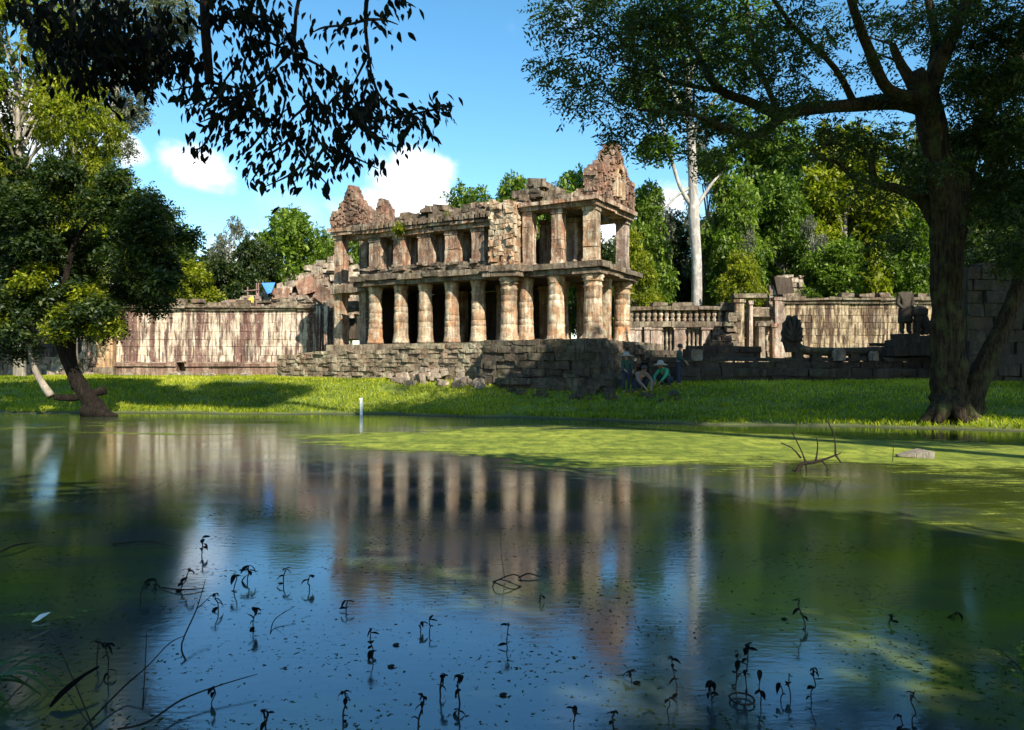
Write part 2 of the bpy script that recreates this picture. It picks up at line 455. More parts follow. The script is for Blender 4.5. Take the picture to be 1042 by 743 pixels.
# ---- water
def make_water():
    mb = MB()
    mb.add([(-60, -4, 0), (60, -4, 0), (60, 30, 0), (-60, 30, 0)], [(0, 1, 2, 3)])
    m = bpy.data.materials.new('still_pond_water'); m.use_nodes = True
    t = NT(m.node_tree)
    for n in list(t.n): t.n.remove(n)
    o = t.new('ShaderNodeOutputMaterial')
    tcn = t.new('ShaderNodeTexCoord'); v = tcn.outputs['Object']
    # murk: suspended green algae, thicker in slow drifting bands
    sp = t.new('ShaderNodeSeparateXYZ'); t.link(v, sp.inputs[0])
    bands = t.noise(t.mapping(v, (.28, .8, 1), (3, 0, 0)), 1.0, 5, .6, .6)
    side = t.ramp(t.math('ABSOLUTE', t.math('ADD', sp.outputs[0], 0.1)), ((0.0, 0.0), (1.0, 1.0)))
    side = t.math('MULTIPLY', t.math('MAXIMUM', t.math('MULTIPLY', t.math('SUBTRACT', sp.outputs[0], 1.0), .45), t.math('MULTIPLY', t.math('SUBTRACT', -2.6, sp.outputs[0]), .5)), 0.5, clamp=True)
    mk = t.math('ADD', bands, t.math('MULTIPLY', side, .28))
    near = t.ramp(t.math('MULTIPLY', sp.outputs[1], .0625), ((.33, 1.0), (.58, 0.0)))
    gcol = t.mix(near, (0.040, 0.056, 0.005), (0.15, 0.19, 0.012))  # brighter green near the viewer, light put into colour to offset canopy shade
    mur = t.mix(t.ramp(mk, ((.46, 0.0), (.76, 1.0))), (0.036, 0.052, 0.056), gcol)
    # floating flecks of duckweed
    fl = t.noise(t.mapping(v, (1, .8, 1)), 24, 3, .7)
    flz = t.noise(t.mapping(v, (1, 1, 1), (8, 8, 0)), 1.1, 3, .6)
    fm = t.math('GREATER_THAN', t.math('ADD', fl, t.math('MULTIPLY', flz, .3)), 0.78)
    dif = t.new('ShaderNodeBsdfDiffuse'); t.put(dif.inputs[0], mur)
    gl = t.new('ShaderNodeBsdfGlossy'); gl.distribution = 'GGX'
    gl.inputs['Color'].default_value = (0.82, 0.90, 1.0, 1)
    rz = t.noise(t.mapping(v, (.3, 1.0, 1)), .9, 4, .6)
    t.put(gl.inputs['Roughness'], t.ramp(rz, ((.35, .07), (.7, .14))))
    bp = t.new('ShaderNodeBump'); bp.inputs['Strength'].default_value = .05; bp.inputs['Distance'].default_value = .02
    rip = t.math('ADD', t.noise(t.mapping(v, (1, 2.6, 1)), 6.0, 3, .5), t.math('MULTIPLY', t.noise(v, 28, 2, .5), .25))
    t.put(bp.inputs['Height'], rip)
    t.link(bp.outputs[0], gl.inputs['Normal'])
    fr = t.new('ShaderNodeFresnel'); fr.inputs[0].default_value = 2.25
    fac = t.math('MULTIPLY', fr.outputs[0], 1.05, clamp=True)
    mx = t.new('ShaderNodeMixShader'); t.put(mx.inputs[0], fac)
    t.link(dif.outputs[0], mx.inputs[1]); t.link(gl.outputs[0], mx.inputs[2])
    d2 = t.new('ShaderNodeBsdfDiffuse'); d2.inputs[0].default_value = (0.03, 0.04, 0.01, 1)
    mx2 = t.new('ShaderNodeMixShader'); t.put(mx2.inputs[0], fm)
    t.link(mx.outputs[0], mx2.inputs[1]); t.link(d2.outputs[0], mx2.inputs[2])
    t.link(mx2.outputs[0], o.inputs[0])
    ob = mb.build('pond_water', m); tag(ob, kind='structure')
make_water()

# ---- duckweed mat: one thin floating sheet, torn edges
def make_duckweed():
    m, t, b, o = new_mat('floating_duckweed')
    tcn = t.new('ShaderNodeTexCoord'); v = tcn.outputs['Object']
    c = t.mix(t.ramp(t.noise(t.mapping(v, (.35, .7, 1)), 1.2, 7, .7), ((.35, 0.0), (.65, 1.0))), (0.11, 0.15, 0.015), (0.36, 0.38, 0.05))
    c = t.mix(t.ramp(t.noise(t.mapping(v, (1, .5, 1)), 3.0, 6, .75), ((.42, .8), (.56, 0.0))), c, (0.07, 0.10, 0.012))
    c = t.mix(t.ramp(t.noise(v, 22, 4, .7), ((.45, 0.0), (.62, .6))), c, (0.09, 0.13, 0.012))
    c = t.mix(t.ramp(t.noise(t.mapping(v, (.25, 2.2, 1), (4, 4, 0)), 1.3, 6, .7), ((.5, 0.0), (.62, .6))), c, (0.08, 0.11, 0.02))
    t.put(b.inputs['Base Color'], c); b.inputs['Roughness'].default_value = .8
    b.inputs['Specular IOR Level'].default_value = .2
    at = t.new('ShaderNodeAttribute'); at.attribute_name = 'cover'
    nA = t.math('SUBTRACT', t.noise(t.mapping(v, (.3, .6, 1)), 1.0, 9, .72, .6), .5)
    nB = t.math('SUBTRACT', t.noise(t.mapping(v, (.8, 4.5, 1), (9, 2, 0)), 1.6, 5, .7, .2), .5)
    sgn = t.math('ADD', at.outputs['Fac'], t.math('ADD', t.math('MULTIPLY', nA, 2.3), t.math('MULTIPLY', nB, 1.5)))
    a = t.ramp(sgn, ((.22, 0.0), (.80, 1.0)))
    fine = t.noise(v, 22, 4, .65)
    a2 = t.ramp(t.math('ADD', a, t.math('MULTIPLY', t.math('SUBTRACT', fine, .5), 1.2)), ((.38, 0.0), (.6, 1.0)))
    t.put(b.inputs['Alpha'], t.math('MULTIPLY', t.math('ADD', t.math('MULTIPLY', a2, .6), t.math('MULTIPLY', a, .4)), .96))
    xs = np.arange(-14, 30, .25); ys = np.arange(4.5, 24.5, .125)
    X, Yg = np.meshgrid(xs, ys)
    # centre line and half width along x, metres
    cx = np.array([-14, -7, -4.5, -2, 0, 3, 6, 9, 12, 16, 30.]); 
    lo = np.array([19.3, 18.3, 16.4, 13.8, 12.2, 11.5, 11.2, 11.1, 11.0, 10.8, 10.6])
    hi = np.array([20.0, 19.2, 19.6, 20.8, 21.8, 21.3, 19.6, 18.2, 17.2, 16.6, 16.2])
    L_ = np.interp(X, cx, lo); H_ = np.interp(X, cx, hi)
    half = (H_ - L_) / 2; mid = (H_ + L_) / 2
    q_ = (Yg - mid) / np.maximum(half, .3)
    cov = np.where(q_ > 0, 1.25 - q_ ** 2 * 1.15, 1.15 - np.abs(q_) ** 1.2 * .95) * np.clip((X + 8) / 6, .3, 1)
    drift = .42 * np.exp(-((Yg - 10.5 - .25 * np.sin(X)) / 1.5) ** 2) * sstep((X - 3.5) / 3) + .34 * np.exp(-((Yg - 8.2) / .8) ** 2) * sstep((X - 2.6) / 2) + .3 * np.exp(-((Yg - 6.3) / .6) ** 2) * sstep((X - 2.8) / 1.5) + .25 * np.exp(-((Yg - 21) / 1.6) ** 2) * sstep((-X - 9) / 3) + .3 * np.exp(-((Yg - 5.2) / .5) ** 2) * sstep((-X - 2.4) / 1)
    cov = np.clip(np.maximum(cov * .88, drift), -1, .98)
    idx = np.arange(X.size).reshape(X.shape)
    f = np.stack([idx[:-1, :-1].ravel(), idx[:-1, 1:].ravel(), idx[1:, 1:].ravel(), idx[1:, :-1].ravel()], 1)
    cf = np.minimum.reduce([cov.ravel()[f[:, k]] for k in range(4)])
    f = f[cf > .02]
    used, inv = np.unique(f, return_inverse=True)
    me = bpy.data.meshes.new('duckweed_mat')
    v_ = np.stack([X.ravel(), Yg.ravel(), np.full(X.size, .004)], 1)[used]
    me.from_pydata(v_.tolist(), [], inv.reshape(f.shape).tolist())
    at_ = me.attributes.new('cover', 'FLOAT', 'POINT'); at_.data.foreach_set('value', cov.ravel()[used].astype(np.float32))
    me.materials.append(m)
    ob = bpy.data.objects.new('duckweed_mat', me); col.objects.link(ob)
    tag(ob, 'bright yellow green duckweed mat floating across the pond below the bank', 'duckweed', kind='stuff')
make_duckweed()

# ================================================================== the leaf engine
def leaf_mesh(name, cen, axis, nor, length, width, rnd, mat, hexa=False):
    """one diamond per leaf; arrays of shape (n,3) / (n,)"""
    n = len(cen)
    axis = axis / np.linalg.norm(axis, axis=1, keepdims=True)
    side = np.cross(axis, nor); side /= np.maximum(np.linalg.norm(side, axis=1, keepdims=True), 1e-6)
    up = np.cross(side, axis)
    L_ = length[:, None]; Wd = width[:, None]
    a = cen - axis * L_ * .5
    c = cen + axis * L_ * .5 - up * L_ * .12
    b = cen + side * Wd * .5 + up * Wd * .12 - axis * L_ * .06
    d = cen - side * Wd * .5 + up * Wd * .12 - axis * L_ * .06
    K = 4
    v = np.stack([a, b, c, d], 1).reshape(-1, 3).astype(np.float32)
    if hexa:
        K = 8
        def pt(f, g, h): return cen + axis * L_ * f + side * Wd * g + up * (Wd * abs(g) * .35 - L_ * h)
        v = np.stack([pt(-.5, 0, 0), pt(-.3, .36, 0), pt(-.05, .5, 0), pt(.25, .3, .05), pt(.5, 0, .12), pt(.25, -.3, .05), pt(-.05, -.5, 0), pt(-.3, -.36, 0)], 1).reshape(-1, 3).astype(np.float32)
    me = bpy.data.meshes.new(name)
    me.vertices.add(K * n); me.vertices.foreach_set('co', v.ravel())
    me.loops.add(K * n); me.loops.foreach_set('vertex_index', np.arange(K * n, dtype=np.int32))
    me.polygons.add(n); me.polygons.foreach_set('loop_start', np.arange(0, K * n, K, dtype=np.int32))
    try: me.polygons.foreach_set('loop_total', np.full(n, K, dtype=np.int32))
    except Exception: pass
    me.update(calc_edges=True)
    at = me.attributes.new('rnd', 'FLOAT', 'FACE'); at.data.foreach_set('value', np.clip(rnd, 0, 1).astype(np.float32))
    me.materials.append(mat)
    return me

def sprays(clumps, n_spray, per, spl, ll, lw, droop=.25, flat=.6, shell=.55, rng=RNG):
    """leaf sprays inside ellipsoid clumps [(centre, rx, ry, rz)], n_spray per unit of clump weight"""
    C_, A_, N_, L_, W_, R_ = [], [], [], [], [], []
    for cl in clumps:
        c, rx, ry, rz = cl[:4]
        wgt = cl[4] if len(cl) > 4 else 1.0
        k = max(2, int(n_spray * wgt))
        d = rng.normal(size=(k, 3)); d /= np.linalg.norm(d, axis=1, keepdims=True)
        r = rng.random(k) ** (1 / 2.2) * (1 - shell) + shell * rng.random(k) ** .35
        p = d * r[:, None] * np.array([rx, ry, rz])
        # lumpy outline
        lump = 1 + .22 * np.sin(d[:, 0] * 5 + c[0]) * np.cos(d[:, 2] * 6 + c[1]) 
        p *= lump[:, None]
        st = p + np.array(c)
        out = d * np.array([1, 1, flat]) + rng.normal(scale=.55, size=(k, 3)); out[:, 2] -= droop
        out /= np.linalg.norm(out, axis=1, keepdims=True)
        tone = rng.normal(.45, .2, size=k) + .12 * d[:, 2]
        t = (np.arange(per) + .5) / per
        pts = st[:, None, :] + out[:, None, :] * (t[None, :, None] * spl) 
        pts[..., 2] -= (t ** 2)[None, :] * spl * droop * .8
        sidev = np.cross(out, np.array([0, 0, 1.]) + rng.normal(scale=.4, size=(k, 3)))
        sidev /= np.maximum(np.linalg.norm(sidev, axis=1, keepdims=True), 1e-6)
        sg = np.where(np.arange(per) % 2 == 0, 1., -1.)
        ax = out[:, None, :] * .5 + sidev[:, None, :] * sg[None, :, None] + rng.normal(scale=.35, size=(k, per, 3))
        nn = np.array([0, 0, 1.]) + rng.normal(scale=.6, size=(k, per, 3))
        pts = pts + sidev[:, None, :] * sg[None, :, None] * ll * .5
        C_.append(pts.reshape(-1, 3)); A_.append(ax.reshape(-1, 3)); N_.append(nn.reshape(-1, 3))
        s_ = rng.uniform(.65, 1.3, size=k * per)
        L_.append(s_ * ll); W_.append(s_ * lw)
        R_.append((tone[:, None] + rng.normal(scale=.1, size=(k, per))).ravel())
    return (np.concatenate(C_), np.concatenate(A_), np.concatenate(N_), np.concatenate(L_), np.concatenate(W_), np.concatenate(R_))

def add_leaves(name, arrs, mat, parent, hexa=False):
    C_, A_, N_, L_, W_, R_ = arrs
    off = np.array(world_loc(parent))
    me = leaf_mesh(name, C_ - off, A_, N_, L_, W_, R_, mat, hexa)
    o = bpy.data.objects.new(name, me); o.parent = parent; col.objects.link(o)
    return o

# ================================================================== the two-storey pavilion
OX, OY = 3.26, 30.6
TH = math.radians(29)
U = Vector((-math.cos(TH), math.sin(TH), 0)); V = Vector((math.sin(TH), math.cos(TH), 0)); ZZ = Vector((0, 0, 1))
def L(t, w, z): return Vector((OX, OY, 0)) + U * t + V * w + ZZ * z
def tpx(px, w=0.0):
    a = (px - CX) / F
    return (OX + V.x * w - a * (OY + V.y * w)) / (-U.x + a * U.y)
def Lbox(mb, t0, t1, w0, w1, z0, z1, jit=0.02, mi=0):
    mb.box(L(t0, w0, z0), U * (t1 - t0), V * (w1 - w0), ZZ * (z1 - z0), jit, mi)
def span(mb, t0, t1, w0, w1, z0, z1, step=1.2, jit=.025, gap=.012, zj=0.02):
    """a run of separate stone beams"""
    t = t0
    while t < t1 - .05:
        s = min(step * random.uniform(.7, 1.35), t1 - t)
        dz = random.uniform(-zj, zj)
        Lbox(mb, t, t + s - gap, w0 + random.uniform(-.03, .03), w1, z0 + dz, z1 + dz, jit)
        t += s
def spanw(mb, t0, t1, w0, w1, z0, z1, step=1.2, jit=.025, gap=.012, zj=0.02):
    t = w0
    while t < w1 - .05:
        s = min(step * random.uniform(.7, 1.35), w1 - t)
        dz = random.uniform(-zj, zj)
        Lbox(mb, t0 + random.uniform(-.03, .03), t1, t, t + s - gap, z0 + dz, z1 + dz, jit)
        t += s

ZB, ZC, ZL, ZG = 2.68, 5.35, 5.80, 6.12
pav = empty('temple_pavilion', L(6, 2, ZB), 'ruined two storey sandstone pavilion of round columns with a tall carved pediment, behind the pond', 'temple')

def masonry(mb, p0, p1, z0, z1, nrm, depth, bw=.7, bh=.32, jit=.03, prot=.08, ragged=0.0, zend=None, miss=0.0, core=True):
    p0 = Vector((p0[0], p0[1], 0)); p1 = Vector((p1[0], p1[1], 0)); d = p1 - p0; Ln = d.length; d.normalize()
    n = Vector((nrm[0], nrm[1], 0)).normalized()
    zend = z1 if zend is None else zend
    if core:
        mb.add([p0 - n * .12 + ZZ * z0, p1 - n * .12 + ZZ * z0, p1 - n * depth + ZZ * z0, p0 - n * depth + ZZ * z0,
                p0 - n * .12 + ZZ * (z1 - bh * .6), p1 - n * .12 + ZZ * (zend - bh * .6), p1 - n * depth + ZZ * (zend - bh * .6), p0 - n * depth + ZZ * (z1 - bh * .6)],
               [(0, 3, 2, 1), (4, 5, 6, 7), (0, 1, 5, 4), (1, 2, 6, 5), (2, 3, 7, 6), (3, 0, 4, 7)])
    z = z0; row = 0
    zm = max(z1, zend)
    while z < zm - .04:
        h = bh * random.uniform(.85, 1.2)
        if z + h > zm: h = zm - z
        s = -random.uniform(0, bw) * .5
        while s < Ln:
            wd = bw * random.uniform(.6, 1.5)
            a = max(s, 0); b = min(s + wd, Ln)
            zt = z1 + (zend - z1) * ((a + b) / 2 / Ln)
            if b - a > .08 and z + h * .5 < zt + random.uniform(-ragged, ragged * .4) and random.random() > miss:
                pr = random.uniform(-prot, prot)
                hh = min(h, max(.08, zt - z))
                mb.box(p0 + d * (a + .01) + n * pr + ZZ * (z + .008), d * (b - a - .02), -n * (min(depth, .5) + pr * .5), ZZ * (hh - .015), jit)
            s += wd
        z += h; row += 1

# round columns, each one a mesh
def column(t, w, z0, z1, r, mat='column', cap=1.0, seg=18, ry=0, taper=.12):
    mb = MB(); H = z1 - z0; c = L(t, w, 0)
    c.z = z0
    prof = [(r * 1.16, 0), (r * 1.17, .10), (r * 1.08, .12), (r * 1.12, .20), (r * 1.02, .23), (r * 1.06, .31), (r, .35), (r, .44)]
    n = 7
    for i in range(1, n):
        f = i / n
        rr = r * (1 - taper * f) * random.uniform(.975, 1.02)
        prof.append((rr, .44 + (H - .44 - .55) * f))
        if random.random() < .7: prof.append((rr * .965, .44 + (H - .99) * f + .015)); prof.append((rr * .965, .44 + (H - .99) * f + .03)); prof.append((rr * random.uniform(.985, 1.015), .44 + (H - .99) * f + .045))
    ct = 1 - taper
    prof += [(r * ct, H - .55), (r * 1.06 * ct * cap, H - .5), (r * ct, H - .44), (r * ct * 1.02, H - .3), (r * 1.14 * ct * cap, H - .27), (r * 1.05 * ct, H - .22), (r * 1.2 * ct * cap, H - .13), (r * 1.22 * ct, H - .0)]
    mb.lathe(c, prof, seg, .03)
    for _ in range(2): # chipped collar blocks
        pass
    return mb.build('column', M[mat], pav, smooth=True)

def pillar(t, w, z0, z1, sx, sy=None, mat='upper', name='pillar', jit=.015):
    sy = sy or sx; mb = MB()
    z = z0
    Lbox(mb, t - sx * .58, t + sx * .58, w - sy * .58, w + sy * .58, z0, z0 + .16, jit)
    z = z0 + .162
    while z < z1 - .2:
        h = min(random.uniform(.35, .75), z1 - .18 - z)
        if h < .06: break
        o1 = random.uniform(-.012, .012)
        Lbox(mb, t - sx / 2 + o1, t + sx / 2 + o1, w - sy / 2 + o1, w + sy / 2 + o1, z, z + h - .006, jit)
        z += h
    Lbox(mb, t - sx * .56, t + sx * .56, w - sy * .56, w + sy * .56, z1 - .178, z1, jit)
    return mb.build(name, M[mat], pav)

gal_px = [382, 408, 433, 460, 487]
WG = -.15
for px in gal_px:
    column(tpx(px, WG), WG, ZB, ZC, .335)
column(tpx(518, -.55), -.55, ZB, ZC, .37, cap=1.12)
column(tpx(535, .2), .2, ZB, ZC, .34)
column(tpx(566, 0), 0, ZB, ZC, .36)
column(tpx(603.5, .05), .05, ZB, ZC, .38, cap=1.08, taper=.05)
SE = 3.55
column(.15, SE, ZB, ZC, .37, cap=1.12, taper=.06)
t_mid = tpx(527); t_gl = tpx(371)
# inner rows
for px in (382, 433, 487): column(tpx(px), 2.1, ZB, ZC, .3, 'column', seg=12)
for t in (2.3, 4.2): column(t, 1.9, ZB, ZC, .3, 'column', seg=12)
for t in (2.1, 4.0, 6.2, 8.6, 11.0): pillar(t, 3.7, ZB, ZC, .42, mat='column')
pillar(.2, 1.9, ZB, ZC, .3, mat='column')
# engaged pier behind the front column
pillar(t_mid + .3, .55, ZB, ZC, .7, .9, 'column')
# back wall of lower gallery, gallery shade put into its dark colour
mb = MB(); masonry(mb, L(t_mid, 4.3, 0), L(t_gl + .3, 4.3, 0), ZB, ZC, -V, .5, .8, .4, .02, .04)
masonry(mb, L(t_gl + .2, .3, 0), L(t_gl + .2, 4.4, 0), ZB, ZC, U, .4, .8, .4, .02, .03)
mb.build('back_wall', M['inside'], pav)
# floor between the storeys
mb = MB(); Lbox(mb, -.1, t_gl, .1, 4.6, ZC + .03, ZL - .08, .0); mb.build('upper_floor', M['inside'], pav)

# ledge between the storeys (two courses, stepping out)
mb = MB()
span(mb, -.45, t_mid, -.45, .4, ZC, ZC + .2, 1.5); span(mb, -.6, t_mid, -.58, .4, ZC + .205, ZL, 1.3, zj=.03)
spanw(mb, -.45, .3, .42, SE + .5, ZC, ZC + .2, 1.5); spanw(mb, -.6, .3, .42, SE + .6, ZC + .205, ZL - .05, 1.3)
span(mb, t_mid - .55, t_mid + 1.1, -1.1, -.2, ZC, ZC + .2, 1.5); span(mb, t_mid - .6, t_mid + 1.2, -1.15, -.2, ZC + .205, ZL, 1.3)
span(mb, t_mid + 1.1, t_gl + .1, -.7, .3, ZC - .02, ZC + .2, 1.9); span(mb, t_mid + 1.1, t_gl + .2, -.85, .3, ZC + .205, ZL, 1.1, zj=.03)
span(mb, t_gl + .2, t_gl + 2.4, .6, 1.5, ZC - .1, ZC + .3, 1.2)
mb.build('ledge', M['ledge'], pav)
# mossy broken parapet / half roof above the gallery ledge
mb = MB(); p0 = L(t_mid + .4, -.45, 0); p1 = L(t_gl, -.45, 0)
masonry(mb, p0, p1, ZL, ZG + .08, -V, .6, .45, .14, .05, .12, ragged=.1)
mb.build('parapet', M['ledge'], pav)

# upper gallery: squat square pillars with a second row seen between them
up_px = [384.5, 409, 434.5, 462, 489]
ZU = 7.58
for px in up_px: pillar(tpx(px, -.1), -.1, ZG, ZU, .62, .5)
for px in (397, 421.5, 448, 474): pillar(tpx(px, .7), .7, ZG, ZU, .42, .35, 'gallery')
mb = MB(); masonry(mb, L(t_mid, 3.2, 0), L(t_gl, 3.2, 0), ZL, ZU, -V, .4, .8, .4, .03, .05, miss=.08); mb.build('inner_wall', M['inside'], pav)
# carved corner pier
mb = MB()
tc0, tc1 = tpx(527.5, -.3), tpx(505, -.3)
masonry(mb, L(tc0, -.75, 0), L(tc1 + .1, -.75, 0), ZL, 8.6, -V, .9, .32, .22, .05, .09, ragged=.25)
masonry(mb, L(tc0, -.7, 0), L(tc0, .4, 0), ZL, 8.5, -U, .5, .32, .22, .05, .07, ragged=.25)
mb.build('corner_pier', M['column'], pav)
mb = MB(); masonry(mb, L(tc1 - .2, -.5, 0), L(tc1 + 1.2, -.5, 0), 8.0, 8.65, -V, .8, .3, .2, .07, .12, ragged=.25); mb.build('pier_crown', M['upper'], pav)

# upper gallery entablature
mb = MB()
span(mb, tc1 + .05, t_gl + .2, -.45, .6, ZU, ZU + .2, 1.6)
span(mb, tc1 + .05, t_gl + .3, -.6, .6, ZU + .205, ZU + .32, 1.2)
mb.build('lintel', M['upper'], pav)
mb = MB()
span(mb, tc1 + .05, t_gl + .35, -.5, .8, ZU + .325, ZU + .45, 1.0)
t = tc1 + .1
while t < t_gl + .3:     # row of little tile-end lobes
    c = L(t, -.62, 0); c.z = ZU + .37
    mb.box(L(t, -.72, ZU + .36), U * .16, V * .3, ZZ * random.uniform(.2, .3), .02)
    t += .27
span(mb, tc1 + .05, t_gl + .3, -.45, .9, ZU + .46, ZU + .62, .7, zj=.05, jit=.05)
mb.build('cornice', M['ledge'], pav)
# broken vault courses left standing
mb = MB()
def heap(mb, t0, t1, w0, w1, z, hfun, n, s=(.35, .7), tilt=.12):
    for i in range(n):
        t = random.uniform(t0, t1); w_ = random.uniform(w0, w1)
        h = hfun(t)
        zz = z + random.uniform(0, 1) ** 1.0 * h
        a, b_, c_ = random.uniform(*s), random.uniform(*s), random.uniform(.16, .32)
        q = L(t, w_, zz)
        mb.cbox(q, a, b_, c_, TH * -1 + random.uniform(-.25, .25), .05, 0, random.uniform(-tilt, tilt))
hf = lambda px0, px1, h: (lambda t: h)
for (pa, pb, h) in ((500, 470, .55), (470, 455, .3), (448, 428, .68), (425, 405, .45), (404, 392, .25)):
    ta, tb = tpx(pa), tpx(pb)
    mid = (ta + tb) / 2; hw = abs(tb - ta) / 2
    heap(mb, ta, tb, .2, 1.8, ZU + .5, lambda t: h * (1 - .5 * ((t - mid) / hw) ** 2), 46, (.3, .6))
span(mb, tc1, t_gl, .3, 2.2, ZU + .4, ZU + .66, .8, zj=.05, jit=.04)
span(mb, tc1, t_gl, 1.8, 3.6, ZU + .2, ZU + .6, .8, zj=.08, jit=.05)
mb.build('roof', M['ledge'], pav)

# right bay, upper storey
ZR = 8.05
t_r = tpx(604)
pillar(tpx(538.5, 0), 0, ZL, ZR, .42, .4); 
pillar(tpx(568.5, 0), 0, ZL, ZR, .46, .42)
pillar(.12, .1, ZL, ZR, .55, .5, 'column')
pillar(.12, SE, ZL, ZR, .46, .44, 'gallery')
pillar(tpx(555, 1.9), 1.9, ZL, ZR, .4, .4, 'upper'); pillar(tpx(582, 2.0), 2.0, ZL, ZR, .36, .36, 'gallery')
pillar(2.0, SE, ZL, ZR, .4, .4, 'upper'); pillar(3.9, SE, ZL, ZR, .4, .4, 'upper')
mb = MB()
span(mb, -.25, tpx(532), -.35, .35, ZR, ZR + .17, 1.6); span(mb, -.35, tpx(532), -.48, .35, ZR + .175, ZR + .34, 1.4)
span(mb, -.2, tpx(532), SE - .3, SE + .3, ZR, ZR + .3, 1.6)
spanw(mb, -.25, .42, .37, SE + .35, ZR, ZR + .2, 1.9); spanw(mb, -.4, .42, .37, SE + .4, ZR + .205, ZR + .38, 1.9)
mb.build('lintel', M['upper'], pav)
mb = MB()
Lbox(mb, .9, tpx(534), .1, SE, ZR + .33, ZR + .42, .02)
for (pa, pb, h) in ((563, 545, .95), (545, 535, .5), (590, 565, .12)):
    ta, tb = tpx(pa, 1), tpx(pb, 1); mid = (ta + tb) / 2; hw = abs(tb - ta) / 2
    heap(mb, ta, tb, .2, 1.6, ZR + .3, lambda t: h * (1 - .6 * ((t - mid) / hw) ** 2), 36, (.35, .8))
mb.build('roof', M['ledge'], pav)

# pediments
def pediment(pts, c0, au, nrm, thick, mat, name, relief=True):
    """pts: outline (a, z) half of it mirrored by caller; au: horizontal axis; nrm: outward"""
    mb = MB(); n = len(pts)
    f = [c0 + au * a + ZZ * z + nrm * (thick / 2) for a, z in pts]
    b = [c0 + au * a + ZZ * z - nrm * (thick / 2) for a, z in pts]
    mb.add(f + b, [tuple(range(n)), tuple(range(2 * n - 1, n - 1, -1))] + [(i, i + n, (i + 1) % n + n, (i + 1) % n) for i in range(n)])
    a0 = min(a for a, z in pts); a1 = max(a for a, z in pts); z1 = max(z for a, z in pts)
    def inside(a, z):
        c = False
        for i in range(n):
            (x1, y1), (x2, y2) = pts[i], pts[(i + 1) % n]
            if (y1 > z) != (y2 > z) and a < (x2 - x1) * (z - y1) / (y2 - y1) + x1: c = not c
        return c
    # carved relief: small knobs, thicker at the flame-like rim
    for i in range(520):
        a = random.uniform(a0, a1); z = random.uniform(0.02, z1)
        if not inside(a, z) or (name == 'pediment' and z1 > 2.3 and abs(a) < .52 and .15 < z < 1.55): continue
        s = random.uniform(.07, .17)
        for sg in (1, -1):
            q = c0 + au * a + ZZ * z + nrm * (sg * (thick / 2 - .02))
            pr = random.uniform(.03, .14) * sg
            mb.box(q - au * s / 2, au * s, nrm * pr, ZZ * s * random.uniform(.6, 1.3), .02)
    for i in range(n):
        (x1, y1), (x2, y2) = pts[i], pts[(i + 1) % n]
        ln = math.hypot(x2 - x1, y2 - y1); k = max(1, int(ln / .14))
        if y1 < .01 and y2 < .01: continue
        for j in range(k):
            f_ = (j + .5) / k; a = x1 + (x2 - x1) * f_; z = y1 + (y2 - y1) * f_
            s = random.uniform(.12, .2)
            mb.box(c0 + au * (a - s / 2) + ZZ * (z - s / 2) - nrm * (thick / 2 + .05), au * s, nrm * (thick + .1), ZZ * s * random.uniform(.8, 1.5), .03)
    return mb, inside

hw = SE / 2 + .15
half = [(hw, 0), (hw * 1.02, .5), (hw * .92, .9), (hw * .96, 1.15), (hw * .66, 1.22), (hw * .54, 1.55), (hw * .34, 1.7), (hw * .24, 2.0), (hw * .1, 2.2)]
pts = half + [(0, 2.55)] + [(-a, z) for a, z in reversed(half)]
c0 = L(-.02, SE / 2 + .05, ZR + .36)
mb, ins = pediment(pts, c0, V, -U, .55, M['pediment'], 'pediment')
pd = mb.build('pediment', M['pediment'], pav)
# niche arch with a standing figure, as a sub-part of the pediment
mb = MB()
for k in range(13):
    an = math.pi * k / 12
    q = c0 + V * (.42 * math.cos(an)) + ZZ * (1.05 + .42 * math.sin(an)) - U * .26
    mb.box(q - V * .08, V * .17, -U * .2, ZZ * .16, .015)
for s_ in (-1, 1):
    mb.box(c0 + V * (.42 * s_ - .07) + ZZ * .25 - U * .26, V * .14, -U * .2, ZZ * .85, .01)
fig = c0 + ZZ * .3 - U * .36
mb.tube([fig, fig + ZZ * .3, fig + ZZ * .6, fig + ZZ * .72, fig + ZZ * .82, fig + ZZ * .98], [.14, .12, .17, .06, .1, .04], 8)
mb.tube([fig + ZZ * .6 + V * .14, fig + ZZ * .4 + V * .22, fig + ZZ * .45 + V * .1], [.06, .05, .04], 6)
mb.tube([fig + ZZ * .6 - V * .14, fig + ZZ * .4 - V * .22, fig + ZZ * .45 - V * .1], [.06, .05, .04], 6)
mb.build('carved_niche', M['column'], pd)
# a crumbled return of the pediment at its front corner
mb = MB(); masonry(mb, L(-.3, -.3, 0), L(.8, -.3, 0), ZR + .35, ZR + .75, -V, .4, .25, .18, .04, .05, ragged=.2)
masonry(mb, L(-.2, -.2, 0), L(.35, -.2, 0), ZR + .7, ZR + 1.5, -V, .4, .2, .16, .04, .05, ragged=.2)
mb.build('pediment_shoulder', M['upper'], pav)

